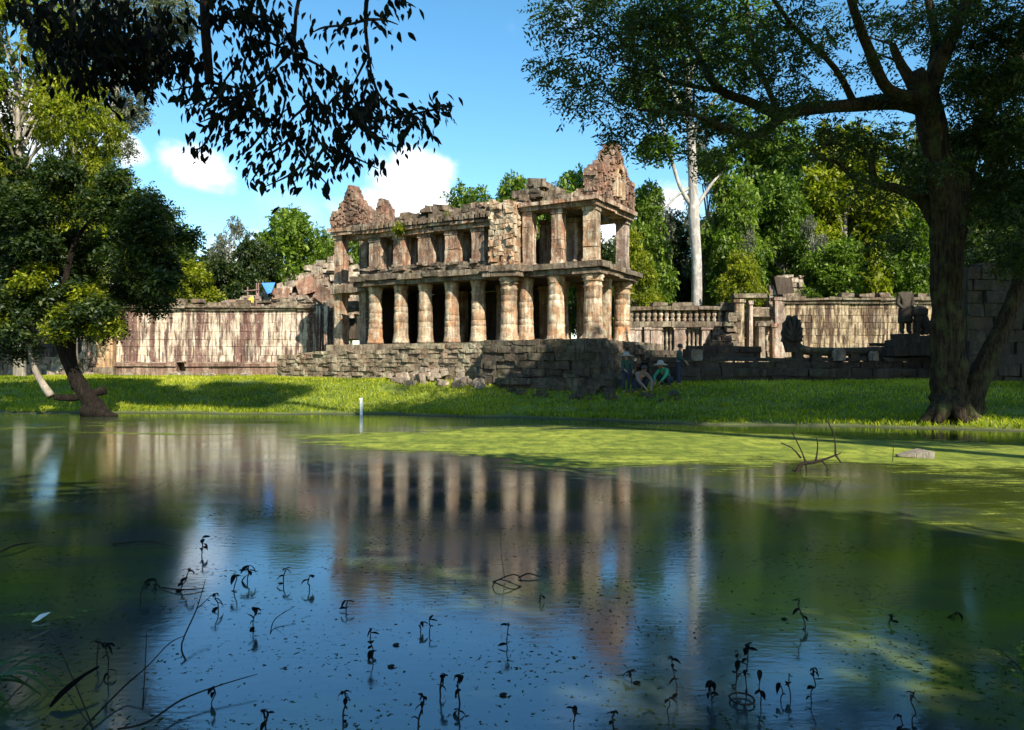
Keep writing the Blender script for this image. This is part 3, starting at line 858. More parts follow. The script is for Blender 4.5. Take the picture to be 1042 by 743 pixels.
# left porch
WP = 1.1
tl0, tl1 = tpx(373, WP), tpx(347.5, WP)
for t_, nm in ((tl0, 1), (tl1, 2)):
    pillar(t_, WP, 5.75, 8.12, .5, .5)
    pillar(t_, WP + 2.6, 5.75, 8.12, .45, .45)
    pillar(t_, WP, ZB - .15, ZC - .1, .5, .5, 'column')
pillar((tl0 + tl1) / 2 - .1, WP + 2.4, ZB - .15, ZC - .1, .5, .5, 'gallery')
mb = MB()
span(mb, tl0 - .4, tl1 + .45, WP - .4, WP + .4, ZC - .1, ZC + .35, 1.3); span(mb, tl0 - .4, tl1 + .45, WP - .3, WP + 3, 5.5, 5.76, 1.3)
mb.build('lower_lintel', M['upper'], pav); mb = MB()
span(mb, tl0 - .35, tl1 + .4, WP - .4, WP + .4, 8.12, 8.3, 1.4); span(mb, tl0 - .45, tl1 + .5, WP - .5, WP + .4, 8.31, 8.5, 1.1)
spanw(mb, tl1 - .2, tl1 + .3, WP + .4, WP + 2.9, 8.12, 8.45, 1.1); spanw(mb, tl0 - .2, tl0 + .3, WP + .4, WP + 2.9, 8.12, 8.45, 1.1)
mb.build('lintel', M['upper'], pav)
hw2 = (tl1 - tl0) / 2 + .35
half = [(hw2, 0), (hw2 * 1.06, .45), (hw2 * .95, .8), (hw2 * .62, .92), (hw2 * .46, 1.25), (hw2 * .26, 1.5), (hw2 * .14, 1.8), (hw2 * .06, 2.0)]
pts = [(a, z * .95) for a, z in half] + [(-.05, 2.0)] + [(-a, z * .9) for a, z in reversed(half)]
mb, ins = pediment(pts, L((tl0 + tl1) / 2, WP, 8.5), -U, -V, .55, M['pediment'], 'pediment')
mb.build('pediment', M['pediment'], pav)
# small fragment of a second pediment over the gallery end
hw3 = .5
pts = [(.45, -.4), (.5, .1), (.3, .35), (.28, .7), (.1, .9), (0, 1.12), (-.12, .8), (-.35, .45), (-.45, 0), (-.5, -.4)]
mb, ins = pediment(pts, L(tpx(391, 0), 0, ZU + .62), -U, -V, .45, M['pediment'], 'pediment')
mb.build('pediment_fragment', M['pediment'], pav)

# plinth of stacked blocks: lit left run, projecting right run, receding end
mb = MB()
tA = tpx(503, -1.5)
masonry(mb, L(tA, -1.3, 0), L(tpx(283, -1.3), -1.3, 0), .85, ZB - .02, -V, 1.6, .42, .2, .035, .07, ragged=.1, zend=2.25)
Lbox(mb, -1.2, tpx(345, 0), -.9, 5.2, .8, ZB - .03, .0)
mb.build('plinth', M['plinth'], pav)
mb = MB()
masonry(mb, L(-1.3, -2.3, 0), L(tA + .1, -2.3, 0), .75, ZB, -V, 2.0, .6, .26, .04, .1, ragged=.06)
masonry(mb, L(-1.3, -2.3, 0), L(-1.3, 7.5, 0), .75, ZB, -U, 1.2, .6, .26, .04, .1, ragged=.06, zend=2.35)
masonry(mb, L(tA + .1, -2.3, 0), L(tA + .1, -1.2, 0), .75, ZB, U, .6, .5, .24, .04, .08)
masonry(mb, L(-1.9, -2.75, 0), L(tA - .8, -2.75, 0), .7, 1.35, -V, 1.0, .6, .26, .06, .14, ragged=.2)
mb.build('projecting_plinth', M['shadedark'], pav)  # projecting run, darkened by colour where tree shade falls

# tumbled stones at the foot of the plinth: each a thing
ROCK = None
def rock(loc, s, label, grp, mat='rubble', rz=None):
    mb = MB()
    n = 0
    for a in range(1): mb.cbox((0, 0, -.1 * s), s * random.uniform(.8, 1.3), s * random.uniform(.6, 1), s * random.uniform(.4, .7), random.uniform(0, 3), .09 * s, 0, random.uniform(-.3, .3))
    o = mb.build('fallen_block', M[mat]); o.location = loc
    bm = o.modifiers.new('bevel', 'BEVEL'); bm.width = .06 * s; bm.segments = 2
    tag(o, label, 'stone block', grp)
    return o
for k in range(26):
    px = random.uniform(395, 498); t_ = tpx(px, -2)
    w_ = -random.uniform(1.7, 3.0)
    q = L(tpx(px, w_), w_, 0); q.z = float(ground_z(q.x, q.y)) + .02 + max(0, (w_ + 2.4)) * .4
    rock(q, random.uniform(.25, .6), 'pale tumbled block lying in the grass below the sunlit plinth of the pavilion', 'fallen blocks below the sunlit plinth')
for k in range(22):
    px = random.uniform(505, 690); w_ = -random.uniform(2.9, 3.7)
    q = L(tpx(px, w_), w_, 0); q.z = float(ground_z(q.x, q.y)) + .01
    rock(q, random.uniform(.18, .36), 'dark tumbled block in the shade at the foot of the projecting plinth', 'fallen blocks below the shaded plinth', 'shadedark')

# ================================================================== left enclosure wall
YW = 44.0
wl = empty('enclosure_wall', P(230, 382, YW), 'long pale sandstone wall streaked with maroon stains, left of the pavilion behind the grass', 'wall')
def X(px, Y): return (px - CX) / F * Y
zt = lambda py, Y: EYE + (CY - py) / F * Y
mb = MB()
x0, x1 = X(118, YW), X(352, YW)
# drain opening: body in pieces round the hole
hx0, hx1 = X(181, YW), X(190, YW); hz0, hz1 = zt(377, YW), zt(368.5, YW)
zb0, zb1, zbt = .9, zt(369, YW), zt(316, YW)
def ybox(mb, xa, xb, ya, yb, za, zb_, j=0.0): mb.box((xa, ya, za), (xb - xa, 0, 0), (0, yb - ya, 0), (0, 0, zb_ - za), j)
masonry(mb, (x0, YW), (x1, YW), zb1 + .03, zbt, (0, -1), .9, 1.15, .44, .012, .018)
mb.build('wall_face', M['wall'], wl)
mb = MB()
for (xa, xb) in ((x0 - .1, hx0), (hx1, x1)):
    x = xa
    while x < xb - .05:
        s = min(random.uniform(1.0, 2.2), xb - x)
        ybox(mb, x, x + s - .015, YW - .18 + random.uniform(-.03, .03), YW + .8, zb0, zb1 - .22, .015)
        ybox(mb, x, x + s - .015, YW - .30 + random.uniform(-.03, .03), YW + .8, zb1 - .215, zb1 - .06, .015)
        ybox(mb, x, x + s - .015, YW - .10 + random.uniform(-.03, .03), YW + .8, zb1 - .055, zb1 + .02, .01)
        x += s
ybox(mb, hx0 - .01, hx1 + .01, YW - .2, YW + .8, hz1 + .05, zb1 + .02, .02)
ybox(mb, hx0, hx1, YW + .45, YW + .8, zb0, hz1 + .05)
mb.build('base_moulding', M['wallbase'], wl)
mb = MB()
x = x0
while x < x1:
    s = random.uniform(.7, 1.5)
    ybox(mb, x, x + s - .02, YW - .14, YW + 1.0, zbt, zbt + .13, .02)
    ybox(mb, x, x + s - .02, YW - .26 + random.uniform(-.04, .04), YW + 1.0, zbt + .135, zbt + .26, .03)
    if random.random() < .8: ybox(mb, x + .05, x + s - .05, YW, YW + .9, zbt + .265, zbt + .4 + random.uniform(-.05, .12), .04)
    if random.random() < .45: ybox(mb, x + .15, x + s * .7, YW + .2, YW + .8, zbt + .45, zbt + .6 + random.uniform(-.05, .12), .05)
    x += s
mb.build('coping', M['ledge'], wl)
# ochre door-like pilaster left of the wall and low ruined run beyond
pw = empty('ochre_pier', P(108, 382, YW - .6), 'ochre stone pier at the left end of the streaked wall', 'pier')
mb = MB(); ybox(mb, X(103, YW), X(119, YW), YW - .5, YW + .9, .9, zt(322, YW), .03); mb.build('shaft', M['ochre'], pw)
mb = MB(); ybox(mb, X(100, YW), X(121, YW), YW - .65, YW + .9, zt(322, YW) + .003, zt(317, YW), .03); mb.build('capstone', M['ledge'], pw); mb = MB(); ybox(mb, X(101, YW), X(121, YW), YW - .65, YW + .5, .9, zt(374, YW), .03); mb.build('moulding', M['ledge'], pw)
lr = empty('ruined_gate_wall', P(60, 380, YW), 'broken grey wall stub standing behind the leaning tree at the edge of the pond', 'wall')
mb = MB(); masonry(mb, (X(82, YW + 1), YW + 1), (X(98, YW + 1), YW + 1), .9, zt(335, YW), (0, -1), .8, .7, .35, .04, .1, ragged=.4); mb.build('wall_stub', M['wall'], lr)
mb = MB(); masonry(mb, (X(-120, YW + 1), YW + 1), (X(84, YW + 1), YW + 1), .9, zt(360, YW), (0, -1), .8, .8, .3, .05, .15, ragged=.3); mb.build('low_courses', M['rubble'], lr)
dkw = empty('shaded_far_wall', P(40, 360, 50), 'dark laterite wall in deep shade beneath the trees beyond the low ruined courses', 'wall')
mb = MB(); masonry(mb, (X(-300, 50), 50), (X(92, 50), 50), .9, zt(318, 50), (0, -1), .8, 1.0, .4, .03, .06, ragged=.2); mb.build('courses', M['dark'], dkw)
for k in range(30):
    x = random.uniform(X(-40, 42), X(280, 42)); y = random.uniform(42.0, 43.4)
    rock((x, y, float(ground_z(x, y)) + .03), random.uniform(.2, .55), 'pale fallen stone in the grass at the foot of the streaked enclosure wall', 'fallen stones along the enclosure wall')
# stone drain blocks
dr = empty('stone_drain', P(185, 384, YW - .7), 'small stone drain outlet sticking out of the wall base beside the dark square hole', 'drain')
mb = MB(); ybox(mb, X(182, 43), X(185, 43), 42.9, 43.7, .9, 1.35, .04); ybox(mb, X(189, 43), X(192, 43), 43.0, 43.7, .9, 1.3, .04); ybox(mb, X(181, 43), X(191, 43), 42.6, 43.7, .85, 1.08, .04)
mb.build('spout', M['rubble'], dr)

# ---- collapsed gallery mass over the wall end
cg = empty('collapsed_gallery', P(310, 320, 46), 'heap of pale collapsed roof stones rising above the wall end beside the pavilion', 'ruin')
mb = MB()
def heightfn(px):
    return float(np.interp(px, [225, 262, 283, 300, 318, 345, 356], [311, 304, 296, 290, 272, 262, 268]))
for row in range(12):
    for k in range(30):
        px = 232 + k * 4.4 + random.uniform(-2, 2)
        Y = 46.2 + row * .12 + random.uniform(-.4, .8)
        top = heightfn(px); py = 322 - row * 5 + random.uniform(-2, 2)
        if py < top: continue
        if random.random() < .06: continue
        q = P(px, py, Y)
        mb.cbox(q, random.uniform(.35, .8), random.uniform(.5, .9), random.uniform(.22, .42), random.uniform(-.3, .3), .06, 0, random.uniform(-.14, .14))
mb.build('stone_heap', M['rubble'], cg)
mb = MB(); 
prof = [(240, 322), (262, 308), (284, 302), (300, 296), (318, 280), (345, 270), (360, 272), (362, 345), (240, 345)]
a = [P(x, y, 47.2) for x, y in prof]; b_ = [p + Vector((0, 3, 0)) for p in a]; n = len(a)
mb.add(a + b_, [tuple(range(n)), tuple(range(2 * n - 1, n - 1, -1))] + [(i, i + n, (i + 1) % n + n, (i + 1) % n) for i in range(n)])
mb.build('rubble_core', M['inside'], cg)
mb = MB()
mb.box(P(305, 302, 46), Vector((1.0, .1, .35)), Vector((0, .8, 0)), Vector((-.35, 0, .9)), .04)
mb.box(P(318, 302, 45.9), Vector((1.1, .1, -.8)), Vector((0, .7, 0)), Vector((.5, 0, .8)), .04)
mb.box(P(276, 305, 45.9), Vector((1.0, .1, .1)), Vector((0, .7, 0)), Vector((.1, 0, .65)), .04)
mb.build('tilted_slab', M['pediment'], cg)
# side wall between enclosure wall and pavilion plinth (pale pilasters)
sw = empty('end_wall', P(335, 350, 42.5), 'pale pilastered wall end between the streaked wall and the corner of the pavilion', 'wall')
mb = MB()
masonry(mb, (X(318, 43), 43), (X(345, 43), 43), 1.0, zt(318, 43), (0, -1), .9, .5, .5, .03, .08, ragged=.2)
for px in (322, 330, 339): ybox(mb, X(px, 42.7), X(px + 4, 42.7), 42.6, 43, 1.0, zt(312, 43), .03)
mb.build('pilaster_wall', M['wall'], sw)

# scaffold with tarpaulin and worker's yellow cloth
sf = empty('scaffold', P(262, 320, 46), 'small rusty scaffold with a blue tarpaulin on top of the ruined wall', 'scaffold')
for (px, dy) in ((252, 0), (263, 0), (252, 1.6), (263, 1.6), (261, 0)):
    mb = MB(); mb.tube([P(px, 321, 45.5 + dy), P(px, 288 if px != 252 else 292, 45.5 + dy)], [.04, .04], 6, sub=1); mb.build('upright', M['scaf'], sf)
for (py, a, b_) in ((296, 250, 264), (305, 250, 266), (313, 251, 265)):
    mb = MB(); mb.tube([P(a, py, 45.45), P(b_, py - 1, 45.45)], [.035, .035], 6, sub=1); mb.build('ledger', M['scaf'], sf)
mb = MB()
q = [P(266, 288, 45.6), P(280, 287.5, 45.8), P(276, 298, 45.2), P(272, 299, 45.2), P(280, 287.5, 47.4), P(266, 288, 47.4)]
mb.add(q, [(0, 3, 2, 1), (0, 1, 4, 5)])
o = mb.build('tarpaulin', M['tarp'], sf); o.modifiers.new('s', 'SOLIDIFY').thickness = .03
mb = MB(); mb.box(P(264, 289, 45.8), Vector((.9, 0, -.75)), Vector((0, 1.4, 0)), Vector((0, 0, .08)), .01); mb.build('sloping_board', M['inside'], sf)
yc = MB(); yc.tube([P(254, 315, 45.2), P(254.5, 309, 45.2), P(256, 304, 45.2), P(256, 302, 45.2)], [.1, .2, .16, .05], 8); 
tag(yc.build('hanging_cloth', M['yellowc']), 'yellow cloth bundle hanging on the scaffold beside the blue tarpaulin', 'cloth')

# ================================================================== right gallery and wall
YG = 44.0
rg = empty('colonnaded_gallery', P(690, 356, YG), 'low gallery of pinkish square pillars under a toothed cornice, right of the pavilion', 'gallery')
zc0, zc1 = zt(333, YG), zt(327.5, YG); ztp = zt(316, YG); zfl = zt(358, YG)
mb = MB(); x = X(640, YG)
while x < X(733, YG):
    s = random.uniform(1, 1.8)
    ybox(mb, x, x + s - .02, YG - .3, YG + .5, zc0, zc1, .02)
    ybox(mb, x, x + s - .02, YG - .35 + random.uniform(-.05, .05), YG + .8, ztp, ztp + .22 + random.uniform(-.04, .08), .04)
    if random.random() < .5: ybox(mb, x + .1, x + s - .2, YG, YG + .8, ztp + .25, ztp + .45, .05)
    x += s
mb.build('cornice', M['ledge'], rg)
mb = MB(); x = X(642, YG)
while x < X(733, YG):
    mb.lathe((x, YG - .05, zc1), [(.09, 0), (.13, .12), (.08, .22), (.15, .4), (.1, ztp - zc1)], 8, .05); x += .34
ybox(mb, X(640, YG), X(733, YG), YG + .4, YG + .8, zc1, ztp)
mb.build('frieze', M['rubble'], rg)
for (px, wd, sh) in ((649, .35, 0), (658, .3, 0), (667, .62, 0), (691, .6, 0), (718, .5, 0), (728, .4, 0), (642, .4, 0)):
    mb = MB(); c = X(px, YG)
    ybox(mb, c - wd / 2, c + wd / 2, YG - .2, YG + .25, zfl - .5, zc0, .02)
    ybox(mb, c - wd * .6, c + wd * .6, YG - .26, YG + .3, zc0 - .14, zc0 - .003, .015); ybox(mb, c - wd * .6, c + wd * .6, YG - .26, YG + .3, zfl - .5, zfl + .15, .015)
    mb.build('pillar', M['gallery'], rg)
for (pa, pb) in ((652, 655), (673, 687), (696, 714), (721, 726)):
    mb = MB(); xa, xb = X(pa, YG), X(pb, YG); x = xa + .08
    while x < xb:
        mb.lathe((x, YG + .1, zfl - .4), [(.06, 0), (.09, .3), (.06, .45), (.09, .7), (.06, .9), (.09, 1.2), (.06, 1.4), (.07, zc0 - zfl + .38)], 8, .04); x += .24
    mb.build('window_bars', M['rubble'], rg)
mb = MB(); masonry(mb, (X(638, YG + 2), YG + 2), (X(735, YG + 2), YG + 2), 1.0, zc0, (0, -1), .5, .7, .35, .02, .05, miss=.05); mb.build('rear_wall', M['gallery'], rg)
mb = MB(); ybox(mb, X(630, YG), X(740, YG), YG - 1.2, YG + 2, .9, zfl - .35, .02); mb.build('floor_slab', M['ledge'], rg)

rp = empty('ruined_porch', P(770, 350, YG - 1), 'broken doorway porch with pink pillars between the colonnaded gallery and the tall plain wall', 'porch')
YP = YG - 1
for (px, top, wd, mt) in ((751.5, 308, .5, 'wallgold'), (763, 310, .22, 'gallery'), (792, 306, .5, 'gallery'), (774, 332, .35, 'rubble'), (787, 333, .3, 'upper')):
    mb = MB(); c = X(px, YP)
    ybox(mb, c - wd / 2, c + wd / 2, YP - .25, YP + .3, 1.6, zt(top, YP), .03)
    ybox(mb, c - wd * .65, c + wd * .65, YP - .32, YP + .36, zt(top, YP) + .003, zt(top, YP) + .18, .03)
    mb.build('pillar', M[mt], rp)
mb = MB(); ybox(mb, X(768, YP), X(788, YP), YP - .2, YP + .3, zt(332, YP), zt(327, YP), .03); ybox(mb, X(746, YP), X(780, YP), YP - .3, YP + .5, zt(303, YP) , zt(299, YP), .06)
ybox(mb, X(758, YP), X(798, YP), YP + .1, YP + .8, zt(322, YP), zt(314, YP), .06)
mb.build('lintel', M['ledge'], rp)
mb = MB(); masonry(mb, (X(733, YP + 1.2), YP + 1.2), (X(800, YP + 1.2), YP + 1.2), 1.2, zt(308, YP), (0, -1), .6, .5, .3, .04, .1, ragged=.6, miss=.12); mb.build('broken_wall', M['rubble'], rp)
mb = MB()
for k in range(70):
    f = random.random(); px = 728 + 22 * f; top = 356 - 44 * f
    py = random.uniform(top, 358); q = P(px, py, YP - .4 + random.uniform(-.4, .4))
    mb.cbox(q, random.uniform(.3, .6), .5, .25, random.uniform(-.2, .2), .04, 0, random.uniform(-.1, .1))
mb.build('stair_rubble', M['ledge'], rp)

YR = 45.5
rw = empty('plain_boundary_wall', P(870, 350, YR), 'tall golden brown wall with dark vertical stains beyond the shaded terrace', 'wall')
mb = MB(); masonry(mb, (X(797, YR), YR), (X(1100, YR), YR), .9, zt(309, YR), (0, -1), .9, 1.0, .42, .015, .025); mb.build('wall_face', M['wallgold'], rw)
mb = MB(); x = X(795, YR)
while x < X(1100, YR):
    s = random.uniform(.8, 1.8)
    ybox(mb, x, x + s - .02, YR - .15, YR + 1, zt(309, YR), zt(306, YR), .02); ybox(mb, x, x + s - .02, YR - .3, YR + 1, zt(306, YR) + .005, zt(303, YR) + random.uniform(-.04, .06), .03)
    if random.random() < .35: ybox(mb, x + .1, x + s - .2, YR + .1, YR + .8, zt(303, YR) + .08, zt(300, YR) + .1, .06)
    x += s
mb.build('coping', M['ledge'], rw)
rt = empty('ruined_shrine', P(806, 303, 52), 'small roofless shrine top of pale stone rising above the golden brown wall', 'ruin')
mb = MB(); 
masonry(mb, (X(783, 52), 52), (X(833, 52), 52), 3, zt(290, 52), (0, -1), 2.0, .7, .35, .05, .12, ragged=.5)
masonry(mb, (X(790, 52), 52), (X(818, 52), 52), zt(292, 52), zt(280, 52), (0, -1), 1.5, .6, .3, .06, .12, ragged=.4)
mb.build('stone_courses', M['rubble'], rt)
mb = MB(); mb.box(P(793, 303, 51.7), Vector((1.1, 0, 0)), Vector((0, 1, 0)), Vector((-.3, 0, 1.4)), .1); mb.build('opening_shade_block', M['inside'], rt)  # solid block, the shade of an opening put into its dark colour

# dark wall block at far right behind the big tree
bw = empty('shaded_tower_base', (17.5, 28, 1), 'dark massive laterite block in shade directly behind the big tree trunk', 'ruin')
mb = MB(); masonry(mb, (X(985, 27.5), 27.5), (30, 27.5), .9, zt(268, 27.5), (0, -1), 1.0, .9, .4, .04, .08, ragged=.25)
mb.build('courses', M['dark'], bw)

# ================================================================== shaded causeway terrace with naga balustrade
te = empty('causeway_terrace', P(800, 385, 29), 'long low stepped terrace of dark stone blocks in shade right of the pavilion', 'terrace')
YT = 30.0
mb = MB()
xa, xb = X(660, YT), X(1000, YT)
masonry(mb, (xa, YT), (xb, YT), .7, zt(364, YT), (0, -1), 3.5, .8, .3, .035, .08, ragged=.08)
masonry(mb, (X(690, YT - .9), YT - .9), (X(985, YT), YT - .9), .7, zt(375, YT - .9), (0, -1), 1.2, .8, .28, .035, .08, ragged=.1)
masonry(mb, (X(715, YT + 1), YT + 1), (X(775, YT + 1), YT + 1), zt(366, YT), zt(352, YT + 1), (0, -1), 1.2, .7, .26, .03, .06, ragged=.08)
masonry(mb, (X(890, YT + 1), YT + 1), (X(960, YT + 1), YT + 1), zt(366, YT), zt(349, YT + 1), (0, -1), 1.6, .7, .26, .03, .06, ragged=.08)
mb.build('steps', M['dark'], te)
# stepped pyramid of blocks
mb = MB()
for i, (pa, pb, pt) in enumerate(((700, 750, 352), (722, 748, 346), (730, 746, 341))):
    masonry(mb, (X(pa, YT + 1.6), YT + 1.6 + i * .1), (X(pb, YT + 1.6), YT + 1.6 + i * .1), zt(366, YT), zt(pt, YT + 1.6), (0, -1), 1.0, .5, .2, .03, .05, ragged=.06)
mb.build('stepped_block', M['dark'], te)

nb = empty('naga_balustrade', P(805, 360, YT + .3), 'dark serpent balustrade with a fanned hood at its end along the shaded terrace', 'balustrade')
# hood: fan with seven heads
mb = MB(); c = P(805.5, 356, YT + .2)
out_ = []
for k in range(15):
    an = math.pi * (-.08 + 1.16 * k / 14); r = (.86 if k % 2 == 0 else .76) * (1.0 + .35 * math.sin(an) ** 2)
    out_.append((.42 * math.cos(an) * r * 1.1, .5 + .78 * math.sin(an) * r))
poly = [(.2, -.1), (.32, .3)] + out_ + [(-.32, .3), (-.2, -.1)]
n = len(poly); f1 = [c + Vector((a, -.14, z)) for a, z in poly]; b1 = [c + Vector((a, .14, z)) for a, z in poly]
mb.add(f1 + b1, [tuple(range(n)), tuple(range(2 * n - 1, n - 1, -1))] + [(i, i + n, (i + 1) % n + n, (i + 1) % n) for i in range(n)])
for k in range(7):
    an = math.pi * (.02 + .96 * k / 6); r = .8 * (1 + .35 * math.sin(an) ** 2)
    q = c + Vector((.4 * math.cos(an) * r, -.16, .5 + .74 * math.sin(an) * r))
    mb.tube([c + Vector((0, -.12, .35)), (c + q) / 2 + Vector((0, -.2, .15)), q + Vector((0, -.08, 0))], [.09, .07, .08], 6)
mb.build('naga_hood', M['dark'], nb)
rail = [P(808, 349, YT + .2), P(814, 355, YT + .25), P(822, 357, YT + .3), P(835, 358, YT + .3), P(870, 358, YT + .3), P(895, 357, YT + .4)]
mb = MB(); mb.tube(rail, [.2, .19, .17, .17, .17, .17], 10, rough=.05); mb.build('serpent_rail', M['dark'], nb, smooth=True)
for px in (812, 830, 848, 869, 888):
    mb = MB(); q = P(px, 366, YT + .3); mb.cbox((q.x, q.y, zt(366, YT) - .1), .34, .3, .45, 0, .03); mb.cbox((q.x, q.y, zt(366, YT) + .3), .42, .36, .1, 0, .02); mb.build('balustrade_block', M['dark'], nb)
# pale stone posts / blocks on the terrace
for (px, py, s, lb) in ((854, 361, .36, 'pale square stone post standing under the serpent rail'), (709, 363, .34, 'pale squared block glowing in sun on the dark terrace beside the standing worker'),
                        (889, 360, .26, 'small pale block right of the balustrade post on the dark terrace')):
    q = P(px, py, YT - .1)
    mb = MB(); mb.cbox((q.x, q.y, zt(366, YT) - .04), s, s, s * 1.15, .1, .03); mb.cbox((q.x, q.y, zt(366, YT) - .04 + s * 1.16), s * .8, s * .8, .06, .1, .02)
    tag(mb.build('stone_post', M['rubble'], origin=(q.x, q.y, zt(366, YT))), lb, 'stone block')

# skinned figures -------------------------------------------------------------
def skin_obj(name, verts, edges, radii, mat, parent, sub=2, root=0):
    me = bpy.data.meshes.new(name)
    off = world_loc(parent) if parent is not None else Vector((0, 0, 0))
    me.from_pydata([tuple(Vector(v) - off) for v in verts], edges, [])
    o = bpy.data.objects.new(name, me); col.objects.link(o)
    if parent is not None: o.parent = parent
    me.materials.append(mat)
    md = o.modifiers.new('skin', 'SKIN')
    for i, r in enumerate(radii):
        rr = r if isinstance(r, tuple) else (r, r)
        me.skin_vertices[0].data[i].radius = rr
        me.skin_vertices[0].data[i].use_root = (i == root)
    md.use_smooth_shade = True
    ss = o.modifiers.new('sub', 'SUBSURF'); ss.levels = sub; ss.render_levels = sub
    return o

def figure_joints(base, pose, face, h=1.6):
    """joints of a person; face = heading angle (0 looks toward -Y)"""
    k = h / 1.6
    ca, sa = math.cos(face), math.sin(face)
    def q(x, y, z): # x: to its left, y: forward
        return Vector(base) + Vector((x * ca + y * sa, x * sa - y * ca, z)) * k
    J = {}
    if pose == 'stand':
        J.update(pelvis=q(0, 0, .86), waist=q(0, .01, 1.0), chest=q(0, .02, 1.2), neck=q(0, .02, 1.36), chin=q(0, .04, 1.42), head=q(0, .04, 1.5), crown=q(0, .02, 1.58),
                 hl=q(.09, 0, .82), hr=q(-.09, 0, .82), kl=q(.11, .03, .45), kr=q(-.1, .0, .45), al=q(.11, 0, .07), ar=q(-.11, -.03, .07), tl=q(.13, .16, .03), tr=q(-.12, .13, .03),
                 sl=q(.17, .02, 1.3), sr=q(-.17, .02, 1.3), el=q(.24, .05, 1.04), er=q(-.23, .08, 1.05), wl=q(.2, .22, .9), wr=q(-.18, .25, .95))
    else:  # squat, leaning forward and reaching down
        J.update(pelvis=q(0, -.12, .3), waist=q(0, -.04, .42), chest=q(0, .12, .58), neck=q(0, .22, .7), chin=q(0, .28, .73), head=q(0, .32, .79), crown=q(0, .32, .88),
                 hl=q(.1, -.1, .28), hr=q(-.1, -.1, .28), kl=q(.2, .24, .44), kr=q(-.2, .24, .44), al=q(.16, .02, .07), ar=q(-.16, .02, .07), tl=q(.18, .17, .03), tr=q(-.18, .17, .03),
                 sl=q(.18, .17, .63), sr=q(-.18, .17, .63), el=q(.27, .36, .42), er=q(-.24, .38, .4), wl=q(.16, .5, .22), wr=q(-.1, .52, .2))
    J['_q'] = q; J['_k'] = k
    return J

def chain(J, spec):
    """spec: list of (name, radius, parent index)"""
    v = [J[s[0]] if isinstance(s[0], str) else s[0] for s in spec]; r = [s[1] * J['_k'] for s in spec]
    e = [(s[2], i) for i, s in enumerate(spec) if s[2] is not None]
    return v, e, r

def person(base, pose, face, h, label, shirt, trous, hat):
    root = empty('person', base, label, 'person')
    J = figure_joints(base, pose, face, h)
    sp = [('pelvis', .105, None), ('waist', .095, 0), ('chest', .12, 1), ('neck', .05, 2), ('chin', .065, 3), ('head', .088, 4), ('crown', .06, 5),
          ('hl', .08, 0), ('kl', .055, 7), ('al', .035, 8), ('tl', .03, 9), ('hr', .08, 0), ('kr', .055, 11), ('ar', .035, 12), ('tr', .03, 13),
          ('sl', .055, 2), ('el', .04, 15), ('wl', .028, 16), ('sr', .055, 2), ('er', .04, 18), ('wr', .028, 19)]
    # hands: five short fingers each
    for wn, pi, en in (('wl', 17, 'el'), ('wr', 20, 'er')):
        d = (J[wn] - J[en]).normalized(); s = d.cross(ZZ).normalized()
        palm = J[wn] + d * .07 * J['_k']; sp.append((palm, .03, pi)); pi2 = len(sp) - 1
        for i in range(4):
            f1 = palm + d * (.05 - .004 * abs(i - 1)) + s * (.017 * (i - 1.5)); sp.append((f1, .009, pi2)); sp.append((f1 + d * .03 - ZZ * .02, .008, len(sp) - 1))
        sp.append((J[wn] + d * .05 + s * .04, .01, pi2)); sp.append((J[wn] + d * .08 + s * .05, .008, len(sp) - 1))
    v, e, r = chain(J, sp)
    skin_obj('body', v, e, r, M['skin'], root, 2)
    v, e, r = chain(J, [('waist', .125, None), ('chest', .15, 0), ('neck', .062, 1), ('sl', .078, 1), ('el', .06, 3), ('sr', .078, 1), ('er', .06, 5), ('pelvis', .14, 0), ('wl', .045, 4), ('wr', .045, 6)])
    skin_obj('shirt', v, e, r, M[shirt], root, 2)
    v, e, r = chain(J, [('pelvis', .13, None), ('hl', .1, 0), ('kl', .075, 1), ('al', .055, 2), ('hr', .1, 0), ('kr', .075, 4), ('ar', .055, 5)])
    skin_obj('trousers', v, e, r, M[trous], root, 2)
    hd = J['head']; k = J['_k']
    if hat:
        mb = MB(); mb.lathe(J['head'] + ZZ * .04 * k, [(.26 * k, -.02), (.27 * k, 0), (.13 * k, .05 * k), (.11 * k, .12 * k), (.07 * k, .16 * k), (.01, .17 * k)], 16)
        mb.build('hat', M['hat'], root, smooth=True)
    else:
        q = J['_q']
        mb = MB(); c = hd + ZZ * .015
        mb.lathe(c, [(.1 * k, -.03 * k), (.108 * k, .02 * k), (.1 * k, .07 * k), (.06 * k, .11 * k), (.005, .122 * k)], 12); mb.build('hair', M['hair'], root, smooth=True)
    f = (J['_q'](0, 1, 0) - J['_q'](0, 0, 0)).normalized(); s = f.cross(ZZ)
    mb = MB(); mb.tube([hd + f * .07 * k + ZZ * .02, hd + f * .115 * k - ZZ * .02, hd + f * .08 * k - ZZ * .03], [.008, .016, .012], 6)
    for sg in (-1, 1): mb.tube([hd + f * .08 * k + s * .032 * sg + ZZ * .015, hd + f * .095 * k + s * .032 * sg + ZZ * .015], [.012, .008], 6, sub=1)
    mb.tube([hd + f * .085 * k - s * .025 - ZZ * .055, hd + f * .09 * k + s * .025 - ZZ * .055], [.008, .008], 5, sub=1)
    mb.build('face', M['skin'], root)
    return root
def gz(x, y): return float(ground_z(x, y))
q = P(691, 388, 27.4); person((q.x, q.y, gz(q.x, q.y) - .0), 'stand', 1.2, 1.45, 'person standing in dark green clothes beside the terrace, working with bent arms', 'shirt', 'trous', False)
q = P(678, 388, 27.2); person((q.x, q.y, gz(q.x, q.y)), 'squat', -.9, 1.55, 'squatting person in bright green shirt and white hat left of the standing person', 'shirt2', 'trous', True)
